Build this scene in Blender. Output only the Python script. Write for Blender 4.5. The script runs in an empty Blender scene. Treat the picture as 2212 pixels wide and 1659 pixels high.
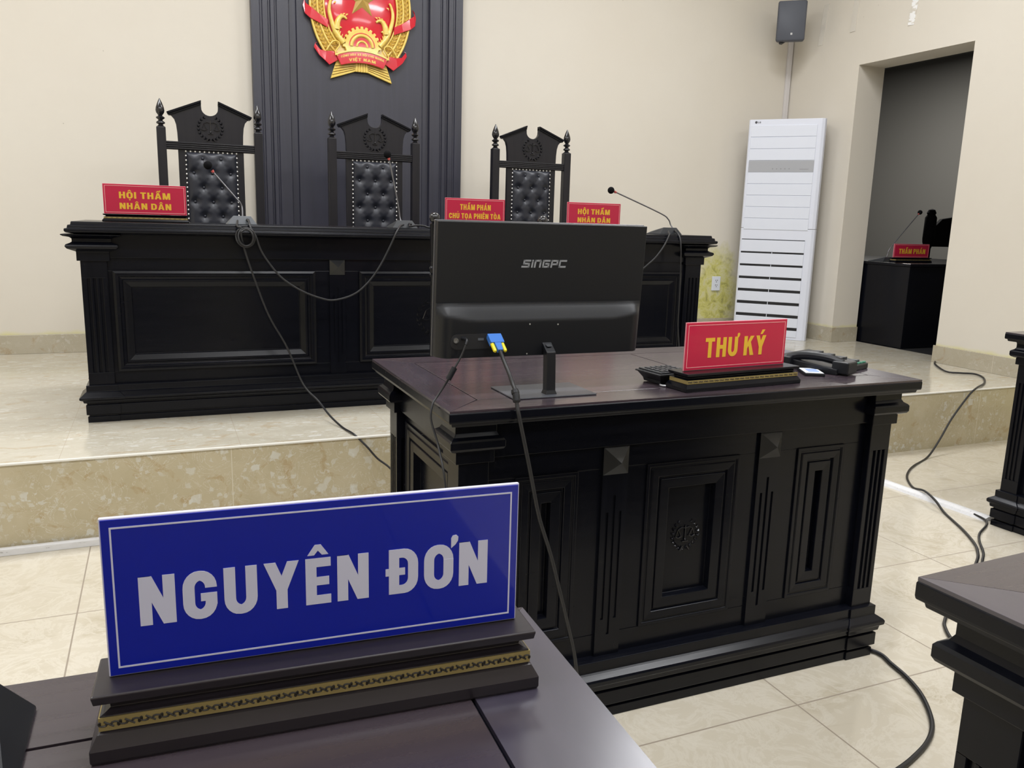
import bpy, bmesh, math, random
from mathutils import Vector, Matrix
random.seed(7)
S = bpy.context.scene
COL = S.collection
rad = math.radians

# ------------------------------------------------------------------ camera
W_PX, F_PX = 2212.0, 1766.77
pitch, roll, yaw = rad(-11.2019), rad(1.5876), rad(23.2964)
fw = Vector((math.sin(yaw)*math.cos(pitch), math.cos(yaw)*math.cos(pitch), math.sin(pitch)))
r0 = Vector((math.cos(yaw), -math.sin(yaw), 0)); u0 = r0.cross(fw)
cr = r0*math.cos(roll) + u0*math.sin(roll); cu = -r0*math.sin(roll) + u0*math.cos(roll)
cam = bpy.data.cameras.new('camera'); cam_o = bpy.data.objects.new('camera', cam); COL.objects.link(cam_o)
cam.sensor_width = 36.0; cam.lens = F_PX/W_PX*36.0; cam.clip_start = 0.02
M = Matrix((cr, cu, -fw)).transposed().to_4x4(); M.translation = (0, 0, 1.166)
cam_o.matrix_world = M
S.camera = cam_o

# ------------------------------------------------------------------ world, lamps, exposure
S.view_settings.view_transform = 'Standard'; S.view_settings.look = 'None'
S.view_settings.gamma = 1.0; S.view_settings.use_curve_mapping = False
S.view_settings.exposure = 0.15
wd = bpy.data.worlds.new('world'); S.world = wd; wd.use_nodes = True
wd.node_tree.nodes['Background'].inputs[0].default_value = (0.8, 0.85, 1, 1)
wd.node_tree.nodes['Background'].inputs[1].default_value = 0.02
CEIL = 3.7
def lamp(x, y, p, sx=1.2, sy=0.6, c=(0.955, 0.97, 1.0), z=CEIL-0.03):
    l = bpy.data.lights.new('ceiling_and_fill_lamp', 'AREA'); l.shape = 'RECTANGLE'; l.size = sx; l.size_y = sy
    l.energy = p; l.color = c
    o = bpy.data.objects.new('ceiling_and_fill_lamp', l); COL.objects.link(o); o.location = (x, y, z)
for lx in (-1.5, 0.8, 3.0):
    for ly, lp in ((3.7, 42), (0.7, 44), (-2.2, 22)):
        lamp(lx, ly, lp)
lamp(7.6, 7.4, 75.0, 0.6, 0.6, (1.0, 0.97, 0.92), 3.36)      # fill light added to brighten the room past the doorway, no known fixture

# ------------------------------------------------------------------ materials
def mat(name, col, rough=0.5, metal=0.0, spec=0.5, coat=0.0, emit=None, estr=0.0):
    m = bpy.data.materials.new(name); m.use_nodes = True
    b = m.node_tree.nodes['Principled BSDF']
    b.inputs['Base Color'].default_value = (*col, 1); b.inputs['Roughness'].default_value = rough
    b.inputs['Metallic'].default_value = metal; b.inputs['Specular IOR Level'].default_value = spec
    b.inputs['Coat Weight'].default_value = coat; b.inputs['Coat Roughness'].default_value = 0.05
    if emit: b.inputs['Emission Color'].default_value = (*emit, 1); b.inputs['Emission Strength'].default_value = estr
    return m
class NT:
    def __init__(s, m): s.t = m.node_tree; s.b = s.t.nodes['Principled BSDF']
    def n(s, typ, **kw):
        x = s.t.nodes.new(typ)
        for k, v in kw.items(): setattr(x, k, v)
        return x
    def l(s, a, b): s.t.links.new(a, b)
    def coord(s, scale=(1, 1, 1), loc=(0, 0, 0), rot=(0, 0, 0)):
        c = s.n('ShaderNodeTexCoord'); mp = s.n('ShaderNodeMapping')
        mp.inputs['Scale'].default_value = scale; mp.inputs['Location'].default_value = loc; mp.inputs['Rotation'].default_value = rot
        s.l(c.outputs['Object'], mp.inputs['Vector']); return mp.outputs['Vector']
    def noise(s, v, scale, detail=4, rough=0.55, dist=0.0):
        x = s.n('ShaderNodeTexNoise'); x.inputs['Scale'].default_value = scale; x.inputs['Detail'].default_value = detail
        x.inputs['Roughness'].default_value = rough; x.inputs['Distortion'].default_value = dist
        s.l(v, x.inputs['Vector']); return x.outputs['Fac']
    def ramp(s, f, stops):
        x = s.n('ShaderNodeValToRGB'); e = x.color_ramp.elements
        while len(e) < len(stops): e.new(0.5)
        for i, (p, c) in enumerate(stops):
            e[i].position = p; e[i].color = (*c, 1) if isinstance(c, tuple) else (c, c, c, 1)
        s.l(f, x.inputs['Fac']); return x.outputs['Color']
    def mix(s, f, a, b):
        x = s.n('ShaderNodeMix', data_type='RGBA')
        for sock, v in ((x.inputs[0], f), (x.inputs[6], a), (x.inputs[7], b)):
            if isinstance(v, (int, float)): sock.default_value = v
            elif isinstance(v, tuple): sock.default_value = (*v, 1)
            else: s.l(v, sock)
        return x.outputs[2]
    def math(s, op, a, b=0.0, c=None):
        x = s.n('ShaderNodeMath', operation=op)
        for i, v in enumerate((a, b, c)):
            if v is None: continue
            if isinstance(v, (int, float)): x.inputs[i].default_value = v
            else: s.l(v, x.inputs[i])
        return x.outputs[0]
    def sep(s, v):
        x = s.n('ShaderNodeSeparateXYZ'); s.l(v, x.inputs[0]); return x.outputs
    def bump(s, h, strength=0.2, dist=0.002):
        x = s.n('ShaderNodeBump'); x.inputs['Strength'].default_value = strength; x.inputs['Distance'].default_value = dist
        s.l(h, x.inputs['Height']); s.l(x.outputs['Normal'], s.b.inputs['Normal'])
    def col(s, c): s.l(c, s.b.inputs['Base Color'])
    def rough(s, c): s.l(c, s.b.inputs['Roughness'])

def wood(name, c1, c2, rough, axis='x', scale=1.0, coat=0.0, bump=0.12, spec=0.5):
    m = mat(name, c1, rough, coat=coat, spec=spec); t = NT(m)
    sc = {'x': (1.2, 22, 22), 'y': (22, 1.2, 22), 'z': (22, 22, 1.2)}[axis]
    v = t.coord(tuple(q*scale for q in sc))
    t.b.inputs['Coat Roughness'].default_value = 0.18
    n = t.noise(v, 2.2, 6, 0.62, 0.4)
    t.col(t.ramp(n, [(0.3, c1), (0.72, c2)]))
    n2 = t.noise(v, 5, 4, 0.6)
    t.rough(t.math('MULTIPLY_ADD', n2, 0.12, rough-0.06))
    t.bump(n2, bump, 0.0008)
    return m
BW1, BW2 = (0.0026, 0.0031, 0.0058), (0.0050, 0.0056, 0.0092)
BLACKWOOD = wood('black_stained_wood', BW1, BW2, 0.25, 'x', bump=0.015, spec=0.24)
BLACKWOOD_Z = wood('black_stained_wood_upright', BW1, BW2, 0.25, 'z', bump=0.015, spec=0.24)
TOPWOOD = wood('dark_purple_brown_wood', (0.034, 0.025, 0.033), (0.066, 0.047, 0.058), 0.26, 'x', 0.9, bump=0.05, spec=0.6, coat=0.35)
TOPWOOD_Y = wood('dark_purple_brown_wood_cross', (0.036, 0.028, 0.040), (0.054, 0.042, 0.056), 0.26, 'y', 0.9, bump=0.05, spec=0.6, coat=0.35)
BOARDWOOD = wood('satin_dark_board_wood', (0.018, 0.0185, 0.033), (0.027, 0.0275, 0.047), 0.46, 'z', 0.7, bump=0.1, spec=0.8)  # base lightened and blued to carry the ceiling sheen in its colour
NEARWOOD = wood('near_desk_smooth_wood', (0.034, 0.026, 0.033), (0.044, 0.033, 0.040), 0.28, 'x', 0.7, bump=0.008, spec=0.6, coat=0.4)
NEARWOOD_Y = wood('near_desk_smooth_wood_cross', (0.036, 0.031, 0.048), (0.045, 0.038, 0.057), 0.30, 'y', 0.7, bump=0.006, spec=0.7, coat=0.6)  # bluish tint puts the lavender sheen of the border into the colour
PLATEWOOD = wood('dark_nameplate_wood', (0.013, 0.0105, 0.0135), (0.024, 0.019, 0.024), 0.30, 'x', 0.8, bump=0.02, spec=0.5)
SHADEWOOD = mat('matte_black_wood', (0.006, 0.006, 0.008), 0.8, spec=0.15)
CHAIRWOOD = wood('dark_chair_wood', (0.0072, 0.0072, 0.0108), (0.0140, 0.0128, 0.0165), 0.34, 'z', bump=0.06, spec=0.4)
RELIEF = mat('polished_black_carving', (0.010, 0.010, 0.013), 0.16, spec=0.7)
PYRW = mat('satin_black_block', (0.010, 0.0105, 0.012), 0.34, spec=0.6)
LEATHER = mat('black_leather', (0.015, 0.017, 0.026), 0.40)
t = NT(LEATHER); t.bump(t.noise(t.coord(), 260, 3), 0.15, 0.0006)
STUD = mat('nickel_stud', (0.90, 0.89, 0.85), 0.25, 0.35)
BLACKPL = mat('black_matte_plastic', (0.0065, 0.0075, 0.0105), 0.40, spec=0.4)
t = NT(BLACKPL); t.bump(t.noise(t.coord(), 900, 2), 0.1, 0.0003)
DARKPL = mat('dark_grey_plastic', (0.03, 0.033, 0.038), 0.38)
GREYPL = mat('grey_plastic', (0.10, 0.11, 0.125), 0.4)
RUBBER = mat('black_cable_rubber', (0.014, 0.014, 0.016), 0.45)
FOAM = mat('black_foam', (0.007, 0.007, 0.008), 0.95, spec=0.1)
STEEL = mat('brushed_steel', (0.62, 0.63, 0.65), 0.28, 1.0)
NECK = mat('satin_grey_metal', (0.22, 0.22, 0.24), 0.35, 0.8)
REDLED = mat('red_ring_plastic', (0.55, 0.10, 0.09), 0.4)
WHITEPL = mat('white_plastic', (0.74, 0.775, 0.87), 0.32)
WHITEPL2 = mat('white_aircon_plastic', (0.74, 0.77, 0.87), 0.34)
SILVERBAND = mat('silver_grey_band', (0.40, 0.41, 0.44), 0.3)
SLOT = mat('black_slot', (0.01, 0.01, 0.012), 0.7)
GOLDP = mat('gold_lacquer', (0.86, 0.62, 0.13), 0.30, 0.0, coat=0.5)
t = NT(GOLDP); t.col(t.ramp(t.noise(t.coord(), 30, 3), [(0.3, (0.84, 0.57, 0.10)), (0.7, (0.93, 0.72, 0.19))]))
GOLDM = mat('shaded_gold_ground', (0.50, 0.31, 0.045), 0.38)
GOLDDK = mat('dark_gold_line', (0.30, 0.17, 0.025), 0.4)  # darker gold for the stripes on the stems
REDGL = mat('red_gloss_lacquer', (0.68, 0.015, 0.035), 0.16, coat=0.8)
STARG = mat('bronze_gold', (0.55, 0.36, 0.09), 0.35, coat=0.3)
BRASS = mat('brass_band', (0.42, 0.33, 0.13), 0.38, 0.6)
BRASSDK = mat('dark_band_ornament', (0.02, 0.016, 0.012), 0.5)
BLUEF = mat('blue_sign_film', (0.002, 0.013, 0.38), 0.30, spec=0.3, coat=0.5)
REDF = mat('red_sign_film', (0.55, 0.014, 0.060), 0.32, spec=0.3, coat=0.3)
LAV = mat('pale_sign_letter', (0.66, 0.67, 0.84), 0.4)
YEL = mat('yellow_sign_letter', (0.83, 0.50, 0.035), 0.4)
PINK = mat('pink_sign_line', (0.88, 0.42, 0.42), 0.4)
ACRY = mat('white_acrylic', (0.62, 0.62, 0.78), 0.2)
ACRYP = mat('pink_acrylic_edge', (0.82, 0.30, 0.36), 0.25)
VGABLUE = mat('vga_blue', (0.05, 0.19, 0.62), 0.4)
VGAYEL = mat('vga_yellow', (0.85, 0.70, 0.02), 0.4)
LOGOG = mat('grey_logo_print', (0.26, 0.27, 0.29), 0.45)
PAPER = mat('white_label', (0.82, 0.86, 0.92), 0.5)
INKBLUE = mat('blue_print', (0.12, 0.25, 0.62), 0.5)
GREENKEY = mat('green_keys', (0.05, 0.22, 0.14), 0.5)
TAPE = mat('old_clear_tape', (0.70, 0.66, 0.59), 0.18, coat=0.5)
TAPES = mat('shiny_crumpled_tape', (0.8, 0.8, 0.78), 0.12, coat=0.8)
t = NT(TAPES); t.col(t.ramp(t.noise(t.coord((1, 25, 45)), 1.0, 2), [(0.45, (0.68, 0.64, 0.57)), (0.55, (0.92, 0.92, 0.92))]))  # white streaks are the tape's glints, put into its colour
TRUNK = mat('scuffed_white_trunking', (0.78, 0.78, 0.80), 0.4)
t = NT(TRUNK); t.col(t.ramp(t.noise(t.coord((14, 60, 60)), 1.6, 6, 0.7), [(0.40, (0.78, 0.78, 0.80)), (0.64, (0.72, 0.72, 0.73)), (0.70, (0.16, 0.15, 0.14))]))
DUCT = mat('painted_cable_duct', (0.68, 0.65, 0.64), 0.5)

def wall_mat(name, stain):
    m = mat(name, (0.72, 0.67, 0.59), 0.75, spec=0.25); t = NT(m)
    v = t.coord(); x, y, z = t.sep(v)
    base = t.ramp(t.noise(v, 1.1, 5, 0.6), [(0.3, (0.73, 0.685, 0.605)), (0.7, (0.705, 0.655, 0.57))])
    # small scattered specks
    vo = t.n('ShaderNodeTexVoronoi'); vo.inputs['Scale'].default_value = 7.0; t.l(v, vo.inputs['Vector'])
    sp = t.ramp(vo.outputs['Distance'], [(0.012, 1.0), (0.03, 0.0)])
    sm = t.ramp(t.noise(v, 2.3, 3), [(0.52, 0.0), (0.62, 0.55)])
    base = t.mix(t.math('MULTIPLY', sp, sm), base, (0.22, 0.19, 0.15))
    # uneven yellow paint line above the skirting
    zz = t.math('ADD', z, t.math('MULTIPLY', t.noise(v, 9, 4), 0.05))
    line = t.ramp(t.math('SUBTRACT', zz, 0.45), [(0.0, 1.0), (0.028, 0.0)])
    base = t.mix(t.math('MULTIPLY', line, 0.75), base, (0.70, 0.66, 0.28))
    if stain:   # damp yellow-green patch round the socket
        dx = t.math('DIVIDE', t.math('SUBTRACT', x, 4.16), 0.30)
        dz = t.math('DIVIDE', t.math('SUBTRACT', z, 0.62), 0.46)
        d = t.math('SQRT', t.math('ADD', t.math('MULTIPLY', dx, dx), t.math('MULTIPLY', dz, dz)))
        d = t.math('ADD', d, t.math('MULTIPLY', t.math('SUBTRACT', t.noise(v, 7, 6, 0.65), 0.5), 1.1))
        f = t.ramp(d, [(0.55, 1.0), (1.05, 0.0)])
        pat = t.ramp(t.noise(v, 13, 7, 0.72, 0.6), [(0.36, (0.33, 0.31, 0.09)), (0.48, (0.58, 0.55, 0.15)), (0.60, (0.64, 0.61, 0.34)), (0.70, (0.38, 0.39, 0.22))])
        base = t.mix(t.math('MULTIPLY', f, 0.95), base, pat)
    t.col(base); t.bump(t.noise(v, 45, 5), 0.06, 0.003)
    return m
WALL = wall_mat('cream_wall_paint', False)
WALLST = wall_mat('cream_wall_paint_damp', True)
CEILM = mat('ceiling_paint', (0.80, 0.79, 0.76), 0.8)

def tile_mat(name, tx, ty, ox, oy, c1, c2, c3, rough=0.12, grout=(0.33, 0.28, 0.22), gw=0.0022, stretch=(1, 1, 1)):
    m = mat(name, c1, rough); t = NT(m)
    v = t.coord(stretch); x, y, z = t.sep(t.coord())
    def line(a, off, per):
        f = t.math('FRACT', t.math('DIVIDE', t.math('SUBTRACT', a, off - 50*per), per))
        return t.math('LESS_THAN', t.math('MULTIPLY', t.math('SUBTRACT', 0.5, t.math('ABSOLUTE', t.math('SUBTRACT', f, 0.5))), per), gw)
    g = t.math('MAXIMUM', line(x, ox, tx), line(y, oy, ty))
    n = t.noise(v, 3.2, 7, 0.66, 0.9)
    c = t.ramp(n, [(0.30, c2), (0.46, c1), (0.58, c1), (0.72, c3)])
    vein = t.ramp(t.noise(t.coord(stretch, (3.1, 1.7, 0)), 6.5, 6, 0.7, 1.8), [(0.44, 0.0), (0.49, 0.5), (0.51, 0.5), (0.56, 0.0)])
    c = t.mix(vein, c, c3)
    t.col(t.mix(g, c, grout))
    t.rough(t.math('MULTIPLY_ADD', g, 0.5, rough))
    return m
FLOORM = tile_mat('cream_polished_floor_tile', 0.563, 0.566, 1.41, 1.413, (0.60, 0.545, 0.44), (0.49, 0.43, 0.32), (0.69, 0.645, 0.55))
def flake_mat(name, c1, c2, fl, rough=0.2, joint=None, stretch=(1, 1, 1), line=(0.66, 0.62, 0.50), spec=0.5):
    """stone-look tile: clouded ground, angular pale flakes, broken pale and brown veins"""
    m = mat(name, c1, rough, spec=spec); t = NT(m)
    v0 = t.coord(); v = t.coord(stretch)
    nz = t.n('ShaderNodeTexNoise'); nz.inputs['Scale'].default_value = 16; nz.inputs['Detail'].default_value = 3; t.l(v, nz.inputs['Vector'])
    vm = t.n('ShaderNodeVectorMath', operation='MULTIPLY_ADD'); vm.inputs[1].default_value = (0.075, 0.075, 0.075)
    t.l(nz.outputs['Color'], vm.inputs[0]); t.l(v, vm.inputs[2]); w = vm.outputs[0]
    base = t.ramp(t.noise(v, 4.5, 6, 0.62, 0.6), [(0.34, c1), (0.66, c2)])
    clus = t.ramp(t.noise(v, 4.0, 3, 0.5), [(0.36, 0.15), (0.60, 1.0)])
    def shards(scale, lo, hi):
        vo = t.n('ShaderNodeTexVoronoi', feature='F1', distance='CHEBYCHEV'); vo.inputs['Scale'].default_value = scale; t.l(w, vo.inputs['Vector'])
        rnd = t.n('ShaderNodeSeparateColor'); t.l(vo.outputs['Color'], rnd.inputs[0])
        return t.math('MULTIPLY', t.math('GREATER_THAN', rnd.outputs[0], lo), t.ramp(vo.outputs['Distance'], [(hi*0.75, 1.0), (hi, 0.0)])), rnd
    a, r1 = shards(17, 0.74, 0.30); b2, r2 = shards(40, 0.74, 0.36)
    brown = t.ramp(t.noise(t.coord(stretch, (5, 2, 7)), 9, 5, 0.65, 1.2), [(0.56, 0.0), (0.66, 0.6)])
    c = t.mix(brown, base, tuple(q*k for q, k in zip(c1, (0.90, 0.76, 0.58))))
    vein = t.ramp(t.noise(t.coord(stretch, (1, 8, 3)), 11, 4, 0.6, 2.4), [(0.486, 0.0), (0.496, 0.9), (0.504, 0.9), (0.514, 0.0)])
    c = t.mix(t.math('MULTIPLY', t.math('MULTIPLY', vein, clus), 0.40), c, tuple(min(1, q*1.12) for q in fl))
    c = t.mix(t.math('MULTIPLY', t.math('MULTIPLY', a, clus), 0.70), c, fl)
    c = t.mix(t.math('MULTIPLY', t.math('MULTIPLY', b2, clus), 0.55), c, fl)
    if joint:
        x, y, z = t.sep(v0)
        for ax, off, per in joint:
            f = t.math('FRACT', t.math('DIVIDE', t.math('ADD', {'x': x, 'y': y}[ax], 60*per-off), per))
            c = t.mix(t.math('MULTIPLY', t.math('LESS_THAN', f, 0.0045), 0.7), c, line)
    t.col(c); return m
PLATM = flake_mat('platform_polished_tile', (0.52, 0.48, 0.385), (0.60, 0.56, 0.465), (0.74, 0.73, 0.68), 0.13, (('x', -0.36, 0.60), ('y', 3.52, 0.60)), (0.8, 1.5, 1), (0.48, 0.42, 0.32))
RISER = flake_mat('beige_flaked_riser_tile', (0.47, 0.405, 0.265), (0.54, 0.475, 0.335), (0.66, 0.66, 0.61), 0.24, (('x', 0.205, 0.8),))
BASEB = flake_mat('beige_flaked_skirting_tile', (0.43, 0.385, 0.29), (0.48, 0.435, 0.34), (0.60, 0.58, 0.52), 0.20, (('y', 4.05, 0.6),))
NOSE = mat('white_tile_edge', (0.80, 0.78, 0.72), 0.3)
ANNEXW = mat('unlit_room_dimmed_wall', (0.22, 0.215, 0.20), 0.8, spec=0.2)  # dimness of the room put into the wall colour
ANNEXF = mat('unlit_room_dimmed_floor', (0.03, 0.03, 0.032), 0.4)  # floor colour darkened to hold the shade of the room

# ------------------------------------------------------------------ mesh helpers
class MB:
    def __init__(s): s.v = []; s.f = []; s.m = []
    def add(s, vs, fs, mi=0, X=None):
        b = len(s.v)
        s.v += [tuple(X @ Vector(p)) if X is not None else tuple(p) for p in vs]
        for f in fs: s.f.append([b+i for i in f]); s.m.append(mi)
    def box(s, x0, x1, y0, y1, z0, z1, mi=0, X=None):
        s.add([(x0,y0,z0),(x1,y0,z0),(x1,y1,z0),(x0,y1,z0),(x0,y0,z1),(x1,y0,z1),(x1,y1,z1),(x0,y1,z1)],
              [(0,3,2,1),(4,5,6,7),(0,1,5,4),(1,2,6,5),(2,3,7,6),(3,0,4,7)], mi, X)
    def prism(s, poly, o, U, V, N, d, mi=0):
        """polygon in the (U, V) plane at o, extruded d along N"""
        o, U, V, N = (Vector(q) for q in (o, U, V, N)); n = len(poly)
        a = [o + U*p[0] + V*p[1] for p in poly]; b = [p + N*d for p in a]
        s.add(a+b, [list(range(n-1, -1, -1)), list(range(n, 2*n))] + [(i, (i+1) % n, n+(i+1) % n, n+i) for i in range(n)], mi)
    def loft(s, rings, mi=0, cap=True, closed=True, X=None):
        n = len(rings[0]); vs = [p for r in rings for p in r]; fs = []
        for k in range(len(rings)-1):
            for i in range(n if closed else n-1):
                j = (i+1) % n; fs.append((k*n+i, k*n+j, (k+1)*n+j, (k+1)*n+i))
        if cap: fs += [list(range(n-1, -1, -1)), list(range((len(rings)-1)*n, len(rings)*n))]
        s.add(vs, fs, mi, X)
    def rects(s, x0, x1, y0, y1, prof, mi=0, X=None):
        """stack of rectangles: prof = [(z, outward offset)]"""
        s.loft([[(x0-o, y0-o, z), (x1+o, y0-o, z), (x1+o, y1+o, z), (x0-o, y1+o, z)] for z, o in prof], mi, X=X)
    def lathe(s, prof, c=(0,0,0), n=16, mi=0, X=None, axis='z'):
        rings = []
        for r, z in prof:
            ring = []
            for i in range(n):
                a = 2*math.pi*i/n; p = (r*math.cos(a), r*math.sin(a), z)
                if axis == 'y': p = (p[0], -p[2], p[1])
                if axis == 'x': p = (p[2], p[0], p[1])
                ring.append((c[0]+p[0], c[1]+p[1], c[2]+p[2]))
            rings.append(ring)
        s.loft(rings, mi, X=X)
    def tube(s, pts, r, n=8, mi=0, smooth=0, X=None):
        pts = [Vector(p) for p in pts]
        if smooth: pts = catmull(pts, smooth)
        rr = r if isinstance(r, (list, tuple)) else [r]*len(pts)
        if len(rr) != len(pts): rr = [rr[0] + (rr[-1]-rr[0])*i/(len(pts)-1) for i in range(len(pts))]
        up = None; rings = []
        for i, p in enumerate(pts):
            d = (pts[min(i+1, len(pts)-1)] - pts[max(i-1, 0)]).normalized()
            if up is None:
                up = Vector((0, 0, 1)) if abs(d.z) < 0.9 else Vector((0, 1, 0))
            up = (up - d*up.dot(d)).normalized(); sd = d.cross(up)
            rings.append([p + (up*math.cos(2*math.pi*k/n) + sd*math.sin(2*math.pi*k/n))*rr[i] for k in range(n)])
        s.loft(rings, mi, X=X)
    def ball(s, c, r, mi=0, sc=(1,1,1), n=14, m=9):
        s.loft([[(c[0]+r*sc[0]*math.sin(a)*math.cos(2*math.pi*i/n), c[1]+r*sc[1]*math.sin(a)*math.sin(2*math.pi*i/n), c[2]-r*sc[2]*math.cos(a)) for i in range(n)]
                for a in [math.pi*(0.02+0.96*k/(m-1)) for k in range(m)]], mi)
    def frame(s, o, U, V, N, rect, prof, mi=0, cap=True):
        """mitred panel frame: prof = [(inset, out)]"""
        o, U, V, N = (Vector(q) for q in (o, U, V, N)); a0, a1, b0, b1 = rect
        rings = [[o + U*(a0+i) + V*(b0+i) + N*h, o + U*(a1-i) + V*(b0+i) + N*h, o + U*(a1-i) + V*(b1-i) + N*h, o + U*(a0+i) + V*(b1-i) + N*h] for i, h in prof]
        n = 4; vs = [p for r in rings for p in r]; fs = []
        for k in range(len(rings)-1):
            for i in range(4):
                j = (i+1) % 4; fs.append((k*n+i, k*n+j, (k+1)*n+j, (k+1)*n+i))
        if cap: fs.append(tuple(range((len(rings)-1)*n, len(rings)*n)))
        s.add(vs, fs, mi)
    def build(s, name, mats, parent=None, bevel=0.0, smooth=False, loc=None, rot=None, seg=2, norm=True):
        me = bpy.data.meshes.new(name); me.from_pydata(s.v, [], s.f)
        if not isinstance(mats, (list, tuple)): mats = [mats]
        for m in mats: me.materials.append(m)
        for p, mi in zip(me.polygons, s.m): p.material_index = mi
        bm = bmesh.new(); bm.from_mesh(me)
        if norm: bmesh.ops.recalc_face_normals(bm, faces=bm.faces)
        bm.to_mesh(me); bm.free()
        if smooth:
            for p in me.polygons: p.use_smooth = True
            try: me.set_sharp_from_angle(angle=rad(smooth if isinstance(smooth, (int, float)) and smooth > 1 else 40))
            except Exception: pass
        o = bpy.data.objects.new(name, me); COL.objects.link(o)
        if parent: o.parent = parent
        if loc: o.location = loc
        if rot: o.rotation_euler = rot
        if bevel:
            b = o.modifiers.new('bevel', 'BEVEL'); b.width = bevel; b.segments = seg; b.limit_method = 'ANGLE'; b.angle_limit = rad(38)
        return o
def catmull(P, k):
    out = []
    for i in range(len(P)-1):
        p0, p1, p2, p3 = P[max(i-1, 0)], P[i], P[i+1], P[min(i+2, len(P)-1)]
        for j in range(k):
            t = j/k
            out.append(0.5*((2*p1) + (p2-p0)*t + (2*p0-5*p1+4*p2-p3)*t*t + (3*p1-p0-3*p2+p3)*t**3))
    out.append(P[-1]); return out
def tag(o, label, cat, group=None, kind=None):
    o['label'] = label; o['category'] = cat
    if group: o['group'] = group
    if kind: o['kind'] = kind
    return o
def thing(name, label, cat, loc=(0,0,0), rz=0.0, group=None):
    o = bpy.data.objects.new(name, None); COL.objects.link(o); o.location = loc; o.rotation_euler = (0, 0, rz)
    o.empty_display_size = 0.1
    return tag(o, label, cat, group)
def struct(name, mb, m, **k):
    o = mb.build(name, m, **k); o['kind'] = 'structure'; return o
X3, Y3, Z3 = Vector((1,0,0)), Vector((0,1,0)), Vector((0,0,1))

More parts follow.
